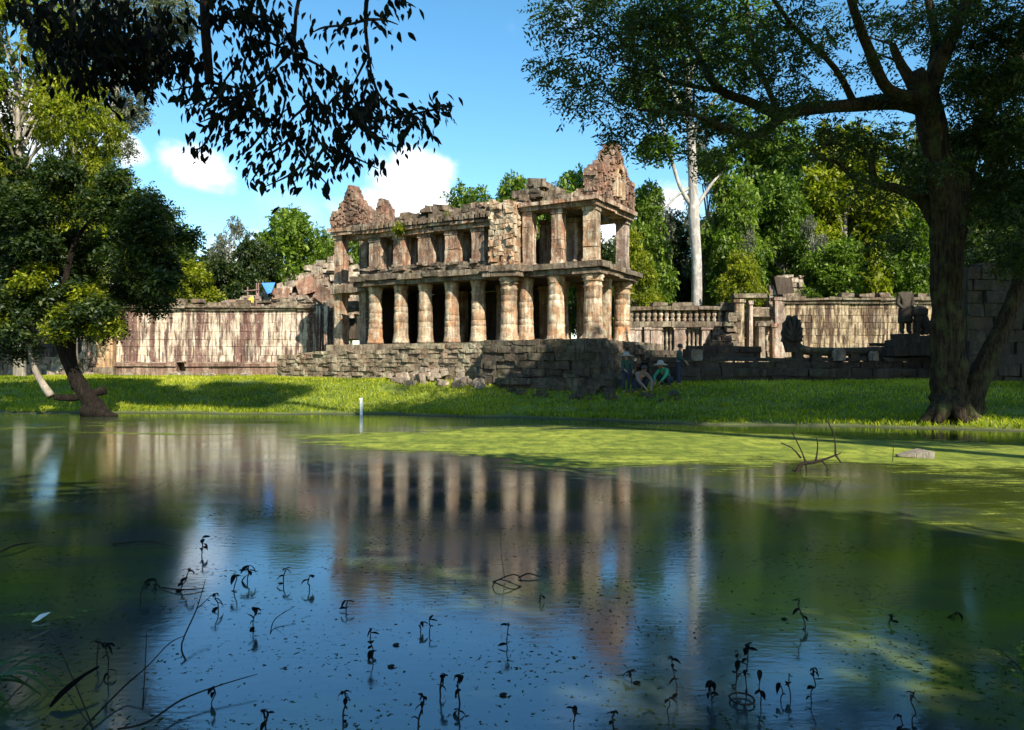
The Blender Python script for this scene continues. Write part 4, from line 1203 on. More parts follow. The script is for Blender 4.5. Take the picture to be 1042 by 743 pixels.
q = P(637, 388, 27.0); person((q.x, q.y, gz(q.x, q.y)), 'stand', .3, 1.35, 'person in dark green shirt and pale sun hat against the dark plinth', 'shirt', 'trous', True)
q = P(650, 389, 26.8); person((q.x, q.y, gz(q.x, q.y)), 'squat', .4, 1.7, 'squatting person in faded pink shirt next to the one in the pale sun hat', 'pinkc', 'trous', False)

# headless guardian statue and guardian lion
gs = empty('guardian_statue', P(921, 348, YT + .4), 'headless standing stone guardian in dark silhouette on a pedestal beside the big tree', 'statue')
zp = zt(340, YT + .4); b = Vector((X(921, YT + .4), YT + .4, zp))
ks = (zt(297, YT + .4) - zp) / 1.38
v = [b + Vector(p) * ks for p in ((0, 0, .82), (0, 0, .98), (0, 0, 1.18), (0, 0, 1.38), (.1, 0, .76), (.11, -.02, .42), (.11, 0, .08), (.12, -.14, .04), (-.1, 0, .76), (-.11, -.02, .42), (-.11, 0, .08), (-.12, -.14, .04),
     (.2, 0, 1.28), (.25, 0, 1.0), (.16, -.12, .84), (-.2, 0, 1.28), (-.25, 0, 1.0), (-.14, -.14, .82))]
e = [(0, 1), (1, 2), (2, 3), (0, 4), (4, 5), (5, 6), (6, 7), (0, 8), (8, 9), (9, 10), (10, 11), (2, 12), (12, 13), (13, 14), (2, 15), (15, 16), (16, 17)]
r = [x * ks for x in (.16, .14, .18, .07, .12, .09, .07, .05, .12, .09, .07, .05, .09, .07, .05, .09, .07, .05)]
skin_obj('figure', v, e, r, M['dark'], gs)
mb = MB(); mb.lathe(b + ZZ * .35 * ks, [(.2 * ks, 0), (.23 * ks, .1), (.2 * ks, .45 * ks), (.17 * ks, .55 * ks)], 12, .04); mb.build('carved_skirt', M['dark'], gs, smooth=True)
mb = MB(); mb.cbox((b.x, b.y, zp - .22), .8, .7, .22, 0, .03); mb.cbox((b.x, b.y, zp - .5), 1.1, 1.0, .275, 0, .03); mb.cbox((b.x, b.y, zp - .9), 1.5, 1.3, .395, 0, .03); mb.build('pedestal', M['dark'], gs)
gl_ = empty('lion_statue', P(938, 345, YT + .2), 'squat seated stone lion in dark silhouette between the headless guardian and the tree trunk', 'statue')
b = Vector((X(938, YT + .2), YT + .2, zt(342, YT)))
v = [b + Vector(p) for p in ((.15, 0, .3), (.08, 0, .55), (-.08, 0, .8), (-.1, 0, 1.02), (-.24, 0, 1.06), (.22, .14, .25), (.02, .16, .08), (.22, -.14, .25), (.02, -.16, .08), (-.18, .13, .6), (-.2, .13, .08), (-.18, -.13, .6), (-.2, -.13, .08), (.38, 0, .25), (.42, 0, .6))]
e = [(0, 1), (1, 2), (2, 3), (3, 4), (0, 5), (5, 6), (0, 7), (7, 8), (2, 9), (9, 10), (2, 11), (11, 12), (0, 13), (13, 14)]
skin_obj('lion_body', v, e, [.22, .22, .24, .2, .12, .15, .08, .15, .08, .1, .08, .1, .08, .05, .04], M['dark'], gl_)
mb = MB(); mb.lathe(b + Vector((-.1, 0, .75)), [(.2, 0), (.3, .1), (.3, .3), (.2, .42), (.05, .46)], 12, .08); mb.build('mane', M['dark'], gl_)
mb = MB(); mb.cbox((b.x, b.y, b.z - .3), 1.2, .8, .33, 0, .03); mb.cbox((b.x, b.y, b.z - .75), 1.5, 1.1, .44, 0, .03); mb.build('pedestal', M['dark'], gl_)

# white marker post on the bank
q = PW(364, 423.5); q.z = gz(q.x, q.y + .3)
mp = empty('marker_post', (q.x, q.y + .6, gz(q.x, q.y + .6)), 'short white marker post at the water edge on the sunlit grass bank', 'post')
b = world_loc(mp); mb = MB(); mb.cbox((b.x, b.y, b.z - .1), .09, .09, .72, .2); mb.build('post', M['white'], mp)
mb = MB(); mb.cbox((b.x, b.y, b.z + .62), .115, .115, .05, .2); mb.build('cap', M['white'], mp)

# ================================================================== grass
def grass_field():
    n = 270000
    x = RNG.uniform(-32, 24, n); y = RNG.uniform(19.5, 45, n)
    e = np.interp(x, EX, EY) + 0.22 * np.sin(x * .9) + .12 * np.sin(x * 2.7 + 1)
    d = y - e
    z = ground_z(x, y)
    keep = (d > .0) & (np.abs(x) < (y * .72 + 1)) & (z > .02)
    # not inside the pavilion's plinth or the terrace
    tt = (x - OX) * U.x + (y - OY) * U.y; ww = (x - OX) * V.x + (y - OY) * V.y
    keep &= ~((tt > -1.3) & (tt < 18) & (ww > -1.4)) & ~((tt > -1.3) & (tt < 4.8) & (ww > -2.3)) & ~((x > 4.5) & (y > 29.3)) & ~((y > 43.5))
    keep &= RNG.random(n) < np.clip(1.6 - d / 16, .5, 1)
    bare = fnoise(x * .9 + 7, y * 1.9 + 3) + .4 * fnoise(x * 3, y * 4)
    keep &= (bare < .95) | (RNG.random(n) < .2)
    keep &= (d > .35 + .35 * fnoise(x * 1.7, y)) | (RNG.random(n) < .12)
    x, y, z, d = x[keep], y[keep], z[keep], d[keep]; n = len(x)
    patch = .5 + .28 * fnoise(x * 1.3, y * 1.6)
    h = (RNG.uniform(.05, .13, n) * (1 + .9 * np.clip(patch - .5, 0, 1)) * np.where(d < .8, 1.3, 1))
    az = RNG.uniform(0, 2 * np.pi, n); lean = RNG.uniform(.1, .8, n)
    ax = np.stack([np.cos(az) * lean, np.sin(az) * lean, np.ones(n)], 1)
    no = np.stack([-np.sin(az) + RNG.normal(scale=.5, size=n), np.cos(az) + RNG.normal(scale=.5, size=n), RNG.normal(scale=.3, size=n) + .3], 1)
    cen = np.stack([x, y, z + h * .4], 1)
    me = leaf_mesh('grass', cen, ax, no, h * 1.25, RNG.uniform(.02, .045, n), patch * .35 + .22 * fnoise(x * .45, y * .7) + RNG.normal(.28, .17, n), M['grass'])
    o = bpy.data.objects.new('grass', me); col.objects.link(o)
    tag(o, 'short bright green grass covering the pond bank', 'grass', kind='stuff')
grass_field()

# ================================================================== trees
def tree_obj(loc, label, group=None, name='tree'):
    return empty(name, loc, label, 'tree', group)

# --- the big spreading tree on the right
YB = 21.5
bt = tree_obj(Vector((X(968, YB), YB, .2)), 'huge spreading tree with furrowed forked trunk at the water edge', name='spreading_tree')
mb = MB()
fwd = lambda px: -3.6 * min(1.0, max(0.0, (930 - px) / 190))   # the limbs reach out towards the pond
q = lambda px, py, dy=0: P(px, py, YB + dy + fwd(px))
mb.tube([q(968, 440), q(967, 425), q(965, 390), q(964, 340), q(963, 290), q(964, 245), q(967, 205), q(968, 180)], [.64, .52, .42, .38, .37, .40, .46, .43], 72, rough=.2, ridge=.11, sub=9)
for (ex, dy) in ((935, -.8), (1003, -.6), (985, -1.4), (950, -1.2)):   # buttress roots
    mb.tube([q(967, 395), q((967 + ex) / 2, 420, dy * .5), q(ex, 433, dy * .5)], [.26, .2, .07], 10, rough=.15)
mb.build('trunk', M['bark'], bt, smooth=True)
limbs = [
    ([q(965, 215), q(955, 160, -.3), q(942, 100, -.5), q(930, 75, -.7)], [.5, .42, .4, .3]),
    ([q(944, 100, -.5), q(958, 60, -.8), q(985, 0, -1.2), q(1000, -50, -1.5)], [.3, .24, .17, .1]),
    ([q(944, 98, -.5), q(952, 45, -.2), q(944, -5, 0), q(935, -60, .2)], [.2, .15, .12, .08]),
    ([q(932, 90, -.6), q(915, 62, -.5), q(908, 45, -.5)], [.2, .14, .1]),
    ([q(938, 100, -.5), q(905, 92, -1), q(884, 50, -1.3), q(866, 0, -1.6), q(860, -50, -1.8)], [.24, .17, .14, .11, .07]),
    ([q(946, 112, -.4), q(915, 103, 0), q(870, 107, .4), q(825, 110, .8), q(792, 115, 1), q(760, 103, 1.2), q(733, 92, 1.2), q(716, 68, 1.4), q(704, 48, 1.5), q(678, 45, 1.4)], [.34, .27, .21, .2, .17, .13, .12, .1, .09, .05]),
    ([q(800, 115, 1), q(768, 138, .6), q(738, 130, .2), q(705, 117, -.2), q(650, 112, -.4)], [.15, .12, .09, .06, .03]),
    ([q(733, 92, 1.2), q(690, 85, 1), q(655, 72, .6), q(625, 66, .2)], [.08, .05, .035, .015]),
    ([q(716, 70, 1.4), q(690, 20, 1.8), q(650, -20, 2)], [.08, .06, .03]),
    ([q(968, 210), q(985, 160, .3), q(1008, 110, .5), q(1030, 60, .6), q(1048, 10, .6)], [.46, .3, .24, .2, .14]),
    ([q(960, 240, .3), q(940, 205, .6), q(915, 193, .8), q(892, 186, .9), q(887, 165, 1), q(892, 146, 1.2)], [.28, .22, .17, .13, .1, .07]),
    ([q(900, 190, .9), q(868, 180, .9), q(850, 165, .8), q(820, 160, .7)], [.1, .07, .05, .03]),
    ([q(870, 107, .4), q(850, 70, .1), q(810, 30, -.2), q(780, -10, -.4)], [.12, .09, .07, .04]),
    ([q(792, 115, 1), q(770, 60, 1.5), q(760, 10, 2)], [.1, .07, .04]),
    # second stem on the right
    ([q(985, 425, .2), q(992, 395, .2), q(1010, 355, .2), q(1030, 310, .2), q(1042, 270, .2), q(1048, 200, .2), q(1060, 100, 0)], [.5, .36, .28, .25, .24, .23, .2]),
    ([q(1060, 120, 0), q(1040, 60, 1), q(1000, 30, 2)], [.15, .1, .06]),
]
for pts_, rad in limbs:
    mb = MB(); mb.tube(pts_, [x * .85 for x in rad], 24, rough=.16, ridge=.08); mb.build('limb', M['bark'], bt, smooth=True)
# smaller twigs
for pts_, rad in limbs:
    for k in range(5):
        mb = MB()
        i = random.randrange(max(1, len(pts_) - 2), len(pts_)) if len(pts_) > 2 else 1
        s = Vector(pts_[i]); 
        d = Vector((random.uniform(-1, 1), random.uniform(-1, 1), random.uniform(-.2, .8))).normalized()
        ln = random.uniform(.5, 1.3)
        mb.tube([s, s + d * ln * .5 + Vector((0, 0, random.uniform(-.1, .3))), s + d * ln + Vector((random.uniform(-.3, .3), 0, random.uniform(-.3, .1)))], [min(.05, rad[i] * .5), .025, .01], 5)
        mb.build('twig', M['bark'], bt)
def pc(px, py, Y, rx, rz, wgt=1.0, ry=None):
    c = P(px, py, Y); return (tuple(c), rx, ry or rx, rz, wgt)
cl = []
# hand-placed lobes following the photograph's crown
for (px, py, r) in ((585, 20, .9), (570, 75, .6), (600, 95, .7), (625, 45, .9), (650, 85, .8), (620, 130, .55), (655, 140, .6), (680, 15, .9), (700, 60, .7), (720, 20, .8), (690, 110, .7),
                    (650, 10, .9), (610, -10, .9), (740, 60, .8), (745, 110, .6), (730, 150, .7), (770, 30, .55), (780, 85, .6), (790, 130, .5), (820, 95, .55), (770, 165, .5), (700, 165, .55),
                    (840, 130, .5), (830, 60, .45), (860, 25, .5), (880, 80, .5), (810, 10, .5), (900, 20, .5), (870, 150, .6), (910, 140, .6), (900, 190, .55), (860, 200, .5), (925, 25, .55),
                    (985, 60, .8), (1010, 90, .9), (1030, 30, .9), (1035, 140, .9), (1000, 140, .8), (1030, 200, .8), (1005, 210, .7), (1050, 260, .7), (1025, 80, .8), (975, 10, .7), (930, 170, .5), (915, 230, .4)):
    dense = px > 945
    if not dense and py > 150 and px < 880: continue
    for j in range(3 if not dense else 4):
        k_ = 1.0 if dense else .78
        if not dense and py > 118 and px < 800: k_ = .5
        cl.append(pc(px + random.uniform(-24, 24) + (8 if px < 640 else 0), py + random.uniform(-17, 17), YB + fwd(px - 30) + random.uniform(-1.5, 1.5) * (1 if px < 860 else 1.6),
                     r * random.uniform(.85, 1.35) * k_, r * random.uniform(.24, .45) * k_, r * (.70 if dense else .36) * k_, (1.0 if dense else .8) * k_))
SH = Vector((SV.x, SV.y, 0)).normalized(); TE = math.tan(math.radians(SUN_EL))
cl2 = []; cl3 = []
def canopy(tx, ty, tz, h, rx, wgt):
    """an unseen leaf clump added to cast shade, h above the ground, standing in the sun's path to (tx, ty, tz)"""
    d = (h - tz) / TE
    p = Vector((tx, ty, 0)) + SH * d
    c = ((p.x, p.y, h), rx, rx, .45, wgt)
    (cl3 if p.x < 18.5 else cl2).append(c)
for i in range(15):
    tx = -3.6 + i * 1.75
    for ty in np.arange(22.2, 29.0, 1.25):
        if ty > 24.5 + (tx + 4.5) * 1.1: continue
        canopy(tx + random.uniform(-.5, .5), ty + random.uniform(-.4, .4), .9, random.uniform(12.6, 14.4), random.uniform(.9, 1.3), 2.6)
    if tx > 1:
        for tz in (1.1, 1.7): canopy(tx + random.uniform(-.5, .5), 28.8, tz, random.uniform(12.8, 14), random.uniform(.9, 1.2), 1.0)
    if tx > 5:
        for ty in (30, 31.5): canopy(tx + random.uniform(-.5, .5), ty, 1.5, random.uniform(12.8, 14), random.uniform(1.0, 1.3), 1.0)
    if tx > 8:
        for ty in (17.2, 18.4): canopy(tx + random.uniform(-.5, .5), ty + (tx - 9) * .0, .0, random.uniform(12.8, 14), random.uniform(.6, .9), .8)
    if tx > 14:
        for tz in (3, 5): canopy(tx, 27, tz, random.uniform(13, 15), 1.4, 1.0)
ar = sprays(cl, 150, 12, .5, .14, .05, droop=.3, flat=.3, shell=.3)
add_leaves('crown', ar, M['leaf_rain'], bt)
add_leaves('shade_crown', sprays(cl3, 110, 9, .6, .24, .11, droop=.3, flat=.4, shell=.3), M['leaf_rain'], bt)  # crown part out of view, shaped to shade the bank
nt = tree_obj((24, 14, .5), 'unseen broad tree added just outside the right edge to shade the terrace', name='added_shade_tree')
mb = MB(); mb.tube([(24, 14, -.5), (24, 14.2, 4), (23.5, 14.5, 8), (23, 15, 12)], [.8, .6, .5, .3], 12, rough=.1); mb.build('trunk', M['bark'], nt, smooth=True)
for k in range(8):
    a_ = random.uniform(0, 6.28); mb = MB(); mb.tube([(23.4, 14.6, 8.5), (23.4 + 2 * math.cos(a_), 14.6 + 2 * math.sin(a_), 10.5), (23.4 + 5 * math.cos(a_), 14.6 + 5 * math.sin(a_), 12.8)], [.3, .2, .06], 8); mb.build('limb', M['bark'], nt, smooth=True)
add_leaves('crown', sprays(cl2, 130, 9, .6, .24, .11, droop=.3, flat=.4, shell=.4), M['leaf_rain'], nt)  # leaves of the added tree, aimed to shade the terrace
# tall tree added out of view to throw a shadow across the left bank
d_ = 29 / TE; c_ = Vector((-11.6, 29.8, 0)) + SH * d_
vt = tree_obj((c_.x, c_.y, 0), 'unseen tall tree added behind the viewer to shade the left bank', name='added_shadow_tree')
mb = MB(); mb.tube([(c_.x + 15, c_.y - 3, -1), (c_.x + 13, c_.y - 2, 19), (c_.x, c_.y, 31)], [.5, .3, .1], 10); mb.build('trunk', M['bark'], vt, smooth=True)
cls = [((c_.x + x_ , c_.y + y_, 30 + z_), 1.1, 1.1, .7, 1) for x_, y_, z_ in ((0, 0, 0), (1.2, .3, .5), (-1.3, -.2, -.3), (2.4, .6, 0), (-2.6, .2, .3), (.3, 1.0, .6), (-.6, -.9, .2), (1.6, -.8, -.5))]
add_leaves('crown', sprays(cls, 170, 9, .6, .3, .16), M['leaf_dark'], vt)

# --- generic tree prototypes (height ~1 unit scale in metres, base at origin)
def proto(seed, H, R, leaf, bark_, nclump=26, nspray=70, ll=.34, lw=.18, label='', ttr=.22, base=.35, name='tree', per=8, loose=1.0):
    random.seed(seed); rng = np.random.default_rng(seed)
    root = tree_obj((0, 0, 0), label, name=name)
    mb = MB()
    top = Vector((random.uniform(-.5, .5), random.uniform(-.5, .5), H * .78))
    mb.tube([(0, 0, -.4), (random.uniform(-.2, .2), 0, H * .25), (random.uniform(-.4, .4), random.uniform(-.3, .3), H * .5), top], [ttr * 1.4, ttr, ttr * .75, ttr * .3], 10, rough=.1)
    cls = []
    for k in range(nclump):
        a = random.uniform(0, 2 * math.pi); f = (k + .5) / nclump
        z = H * (base + (1 - base) * f)
        rr = R * math.sqrt(max(.05, 1 - ((f - .35) / .72) ** 2)) * random.uniform(.45, 1.0)
        c = Vector((rr * math.cos(a) * .8, rr * math.sin(a) * .8, z))
        s = R * random.uniform(.22, .42) * loose
        cls.append((tuple(c), s, s, s * random.uniform(.5, .8), (s / (R * .32)) ** 2))
        st = Vector((0, 0, z * .75))
        mb.tube([st, (st + c) / 2 + Vector((0, 0, .15)), c], [ttr * .35, ttr * .2, .03], 5)
    mb.build('trunk', M[bark_], root, smooth=True)
    ar = sprays(cls, nspray, per, ll * 1.9, ll, lw, droop=.25, flat=.5, shell=.5, rng=rng)
    add_leaves('crown', ar, M[leaf], root)
    return root
protos = {
    'bright': proto(11, 12, 4.2, 'leaf_bright', 'barkgrey', 30, 75, label='x'),
    'mid': proto(12, 12, 4.4, 'leaf_mid', 'barkgrey', 32, 75, label='x'),
    'yellow': proto(13, 12, 4.0, 'leaf_yellow', 'barkgrey', 30, 80, label='x'),
    'sun': proto(16, 12, 4.0, 'leaf_yellow', 'barkgrey', 34, 210, ll=.15, lw=.08, label='x', per=9),
    'dark': proto(14, 12, 4.6, 'leaf_dark', 'barkdark', 34, 80, label='x'),
    'grey': proto(15, 12, 3.6, 'leaf_grey', 'barkpale', 26, 60, ll=.26, lw=.12, label='x', loose=.8),
}
used_p = set()
def place_tree(kind, px, ytop, Y, wpx, label, group='trees beyond the temple walls', rz=None, base_py=None):
    """crown top at ytop px, crown width wpx px, trunk on the ground at depth Y"""
    pr = protos[kind]
    Htot = zt(ytop, Y) - .9
    R_ = wpx / F * Y / 2
    base_r = {'bright': 4.2, 'mid': 4.4, 'yellow': 4.0, 'sun': 4.0, 'dark': 4.6, 'grey': 3.6}[kind]
    if kind not in used_p: o = pr; used_p.add(kind)
    else: o = copy_tree(pr)
    o.location = (X(px, Y), Y, .9)
    o.rotation_euler = (0, 0, random.uniform(0, 6.28))
    o.scale = (R_ / base_r, R_ / base_r, Htot / 12.6)
    tag(o, label, 'tree', group)
    return o
LT = [
    # left side, behind the enclosure wall
    ('sun', 20, -40, 38, 170, 'tall yellow green tree filling the left edge of the picture from wall to sky'),
    ('sun', 75, 70, 40, 120, 'yellow green tree crown lit by the sun just behind the leaning dark tree'),
    ('dark', -50, 30, 36, 160, 'dark evergreen at the far left edge behind the yellow green crowns'),
    ('dark', 140, 205, 52, 110, 'dark tree crown directly right of the leaning tree, above the streaked wall'),
    ('yellow', 190, 262, 50, 70, 'low sunlit yellow green bush like tree showing over the middle of the streaked wall'),
    ('mid', 175, 235, 58, 90, 'mid green tree behind the low sunlit one over the streaked wall'),
    ('grey', 232, 216, 66, 50, 'thin greyish green tree with open crown left of the bright green one'),
    ('bright', 292, 210, 60, 92, 'bright green round tree above the scaffold and the collapsed gallery'),
    ('dark', 258, 240, 56, 60, 'dark green tree just behind the blue tarpaulin'),
    ('dark', 225, 262, 54, 70, 'low dark green tree left of the scaffold'),
    ('mid', 330, 235, 62, 50, 'mid green tree seen through the upper opening of the pavilion left porch'),
    ('bright', 356, 232, 56, 60, 'bright green tree right behind the pavilion left porch'),
    # over the pavilion roof
    ('mid', 478, 192, 52, 84, 'small green tree with layered top standing above the gallery roof'),
    ('yellow', 440, 218, 50, 80, 'low yellow green tree top peeping over the broken gallery roof'),
    ('bright', 527, 181, 54, 74, 'bright green tree top rising behind the corner pier'),
    ('bright', 578, 173, 56, 80, 'bright green tree behind the upper storey beside the tall carved pediment'),
    ('dark', 555, 225, 60, 90, 'dark tree seen through the open upper storey of the pavilion'),
    ('dark', 605, 240, 52, 70, 'dark tree behind the end bay of the pavilion'),
    ('mid', 635, 300, 54, 60, 'low green tree seen through the end columns of the pavilion'),
    # right
    ('bright', 655, 190, 52, 70, 'bright green tree immediately right of the tall carved pediment'),
    ('yellow', 648, 235, 48, 50, 'rounded yellow green tree over the left end of the colonnaded gallery'),
    ('dark', 680, 215, 60, 80, 'dark tree left of the tall white trunk'),
    ('bright', 745, 175, 54, 80, 'bright green tree immediately right of the tall white trunk'),
    ('yellow', 752, 255, 48, 52, 'low yellow green tree above the ruined porch'),
    ('dark', 735, 215, 62, 90, 'dark tree behind the white trunk and the ruined porch'),
    ('mid', 795, 185, 58, 90, 'mid green tree behind the small roofless shrine'),
    ('bright', 850, 245, 52, 80, 'bright green bushy tree over the golden brown wall'),
    ('dark', 820, 190, 66, 110, 'dark tree far behind the roofless shrine'),
    ('yellow', 860, 120, 60, 110, 'tall yellow green tree lit from above left of the big forked trunk'),
    ('mid', 905, 200, 62, 100, 'mid green tree beside the big trunk over the golden brown wall'),
    ('dark', 930, 130, 70, 150, 'dark tall tree behind the big forked trunk'),
    ('yellow', 1000, 200, 50, 90, 'yellow green tree right of the big forked trunk'),
    ('dark', 1040, 110, 44, 130, 'dark tree crown at the right edge behind the second leaning stem'),
    ('dark', 1020, 230, 34, 90, 'low dark tree above the shaded laterite block'),
    ('grey', 720, 120, 56, 60, 'greyish open tree crown touching the white trunk'),
    ('grey', 665, 180, 58, 50, 'pale greyish tree between the pediment and the white trunk'),
    ('mid', 700, 270, 60, 60, 'low green tree behind the toothed cornice of the colonnaded gallery'),
    ('grey', 830, 215, 54, 44, 'slim greyish tree with a thin pale stem over the golden brown wall'),
    ('grey', 757, 215, 52, 34, 'slim pale stemmed tree standing over the ruined porch'),
    ('mid', 780, 120, 68, 110, 'tall green tree in the second rank behind the shrine'),
]
for a in LT: place_tree(*a)
# dense backdrop wood, far off, reads as one mass
cls = []
for k in range(150):
    px = random.choice([random.uniform(-80, 330), random.uniform(620, 1150), random.uniform(620, 1150)])
    top = float(np.interp(px, [-80, 60, 150, 250, 330, 400, 610, 640, 700, 1150], [200, 230, 260, 275, 285, 300, 290, 250, 235, 200]))
    Y = random.uniform(70, 85)
    py = random.uniform(top, 330)
    cls.append(pc(px, py, Y, 3.2, 2.2, 1))
ar = sprays(cls, 70, 8, 1.1, .6, .34, rng=np.random.default_rng(3))
me = leaf_mesh('distant_wood', *ar, M['leaf_dark'])
o = bpy.data.objects.new('distant_wood', me); col.objects.link(o); tag(o, 'distant jungle edge reading as one dark green mass behind all the trees', 'wood', kind='stuff')

# --- tall white trunk
wt = tree_obj((X(705, 50), 50, .9), 'very tall tree with smooth white trunk and high crown behind the colonnaded gallery', name='white_trunk_tree')
mb = MB(); c = lambda px, py, Y=50: P(px, py, Y)
mb.tube([c(711, 365), c(709, 320), c(709, 270), c(706, 220), c(705, 180), c(702, 120), c(698, 60)], [.46, .35, .33, .36, .3, .27, .18], 14, rough=.04)
mb.build('trunk', M['barkpale'], wt, smooth=True)
for pts_, rad in (([c(706, 212), c(692, 190), c(680, 150), c(672, 120)], [.2, .13, .1, .06]), ([c(706, 215), c(722, 190), c(735, 175)], [.16, .1, .05]), ([c(704, 190), c(688, 200), c(675, 215)], [.12, .08, .04]),
                  ([c(703, 140), c(720, 110), c(740, 90)], [.16, .12, .05]), ([c(702, 130), c(685, 95), c(670, 70)], [.16, .12, .05]), ([c(700, 90), c(712, 50), c(720, 10)], [.15, .1, .05])):
    mb = MB(); mb.tube(pts_, rad, 8); mb.build('branch', M['barkpale'], wt, smooth=True)
cls = [pc(px, py, 50 + random.uniform(-2, 2), r, r * .6, 1) for (px, py, r) in ((690, 60, 2.4), (720, 30, 2.6), (660, 40, 2.2), (740, 70, 2.0), (700, 0, 2.8), (675, 105, 1.6), (735, 120, 1.5), (650, 90, 1.5), (760, 20, 2), (725, 165, 1.1), (668, 150, 1))]
add_leaves('crown', sprays(cls, 170, 8, .8, .3, .15), M['leaf_mid'], wt)

# --- left pale tall trunk tree
lt = tree_obj((X(116, 50), 50, .9), 'tall pale trunked tree with greyish sparse leaves rising left of the clouds', name='pale_trunk_tree')
mb = MB(); c = lambda px, py, Y=50: P(px, py, Y)
mb.tube([c(112, 372), c(110, 300), c(112, 220), c(108, 170), c(116, 110), c(120, 50), c(118, -30)], [.42, .36, .32, .3, .27, .24, .2], 12, rough=.05); mb.build('trunk', M['barkpale'], lt, smooth=True)
for pts_, rad in (([c(116, 60), c(140, 35), c(170, 22), c(196, 18)], [.14, .1, .06, .03]), ([c(116, 110), c(90, 90), c(70, 60)], [.12, .08, .04]), ([c(116, 90), c(140, 80), c(150, 70)], [.12, .08, .04]), ([c(112, 150), c(126, 140), c(134, 128)], [.1, .06, .03])):
    mb = MB(); mb.tube(pts_, rad, 8); mb.build('branch', M['barkpale'], lt, smooth=True)
cls = [pc(px, py, 50 + random.uniform(-1, 1), r * 1.2, r * .9, r) for (px, py, r) in ((130, 90, 1.2), (145, 60, 1.1), (120, 120, 1.0), (150, 20, 1.3), (175, 10, 1.2), (100, 40, 1.5), (90, 90, 1.2), (135, 115, .8), (122, 150, .7), (160, 40, 1), (105, 0, 1.5), (150, -20, 1.5), (70, 20, 1.6), (185, 30, .7))]
add_leaves('crown', sprays(cls, 230, 8, .6, .2, .1), M['leaf_grey'], lt)

# --- leaning dark tree at the left water edge
YL = 25.6
ln = tree_obj(PW(100, 424), 'leaning dark tree with dense evergreen crown growing out of the water edge on the left', name='leaning_tree')
q = lambda px, py, dy=0: P(px, py, YL + dy)
mb = MB()
mb.tube([q(102, 428), q(98, 417), q(86, 400), q(74, 378), q(64, 352), q(60, 325), q(64, 290)], [.42, .33, .25, .22, .2, .18, .12], 14, rough=.14)
mb.tube([q(86, 418, -.2), q(105, 421, -.3), q(119, 423.5, -.3)], [.25, .16, .07], 8, rough=.1)
mb.build('trunk', M['barkdark'], ln, smooth=True)
for pts_, rad, mt in (([q(80, 395), q(72, 370), q(72, 345), q(76, 320), q(85, 290)], [.22, .2, .17, .13, .08], 'barkdark'),
                  ([q(62, 350), q(48, 325), q(40, 290), q(30, 250)], [.16, .12, .1, .05], 'barkdark'),
                  ([q(78, 315), q(110, 295), q(140, 280), q(160, 262)], [.1, .07, .05, .03], 'barkdark'),
                  ([q(64, 300), q(75, 250), q(95, 220)], [.12, .08, .04], 'barkdark'),
                  ([q(52, 403, -.5), q(40, 385, -.3), q(32, 366, 0), q(30, 350, .2)], [.13, .11, .08, .05], 'bleached'),
                  ([q(55, 404, -.5), q(72, 405, -.2), q(88, 402, 0), q(108, 397, .2)], [.09, .12, .12, .15], 'barkdark')):
    mb = MB(); mb.tube(pts_, rad, 8, rough=.1); mb.build('limb', M[mt], ln, smooth=True)
cls = []
for (px, py, r) in ((100, 215, 1.0), (130, 195, .9), (150, 220, .9), (160, 250, .9), (170, 275, .7), (140, 290, .9), (120, 260, 1.1), (90, 255, 1.1), (60, 270, 1.1), (35, 240, 1.1), (10, 260, 1.1), (0, 220, 1.2), (45, 200, 1.1), (75, 190, .9),
                    (20, 300, 1), (50, 310, .9), (95, 305, .8), (115, 320, .7), (85, 330, .6), (10, 330, .8), (-20, 290, 1.2), (-30, 340, 1), (135, 305, .6), (175, 250, .5), (110, 180, .6), (30, 340, .6), (150, 195, .5), (20, 200, 1)):
    for j in range(2): cls.append(pc(px + random.uniform(-19, 19), py + random.uniform(-17, 17), YL + random.uniform(-1.5, 1.5), r * random.uniform(.45, .8), r * random.uniform(.35, .6), r * .8))
add_leaves('crown', sprays(cls, 215, 9, .42, .15, .07, droop=.3, shell=.3), M['leaf_dark'], ln)
cls = [pc(px, py, YL - .8 + random.uniform(-.4, .4), r, r * .6, r) for (px, py, r) in ((92, 325, .5), (75, 318, .5), (108, 332, .35), (30, 285, .4), (60, 335, .4), (90, 300, .4), (5, 325, .4), (40, 275, .3))]
add_leaves('sunlit_sprigs', sprays(cls, 260, 9, .38, .14, .07), M['leaf_yellow'], ln)

# ================================================================== overhanging branches near the camera
ob_ = tree_obj((-6.0, 1.0, .2), 'near tree whose black leafy branches hang down into the sky at the top left', name='overhanging_tree')
YH = 5.2
q = lambda px, py, dy=0: P(px, py, YH + dy)
mb = MB(); mb.tube([(-6, -1.0, 0), (-5.8, -.8, 3), (-5.0, -.2, 5.6), (-4.0, 1.0, 7.2)], [.5, .4, .33, .25], 12, rough=.1); mb.build('trunk', M['barkdark'], ob_, smooth=True)
tw = []
segs = []
def br(pts, rad):
    tw.append((pts, rad)); 
    for i in range(len(pts) - 1): segs.append((Vector(pts[i]), Vector(pts[i + 1])))
mb = MB(); mb.tube([(-4.0, 1.0, 7.2), (-3.4, 3.0, 6.6), q(190, -110, .3), q(206, -20, .2), q(209, 30), q(213, 84)], [.22, .12, .05, .035, .033, .03], 8, rough=.08); mb.build('hanging_limb', M['barkdark'], ob_, smooth=True)
mb = MB(); mb.tube([(-4.0, 1.0, 7.2), (-2.6, 3.2, 6.2), q(330, -80, .2), q(304, 0), q(300, 35), q(297, 53), q(307, 62)], [.18, .1, .03, .014, .012, .012, .008], 8); mb.build('hanging_limb', M['barkdark'], ob_, smooth=True)
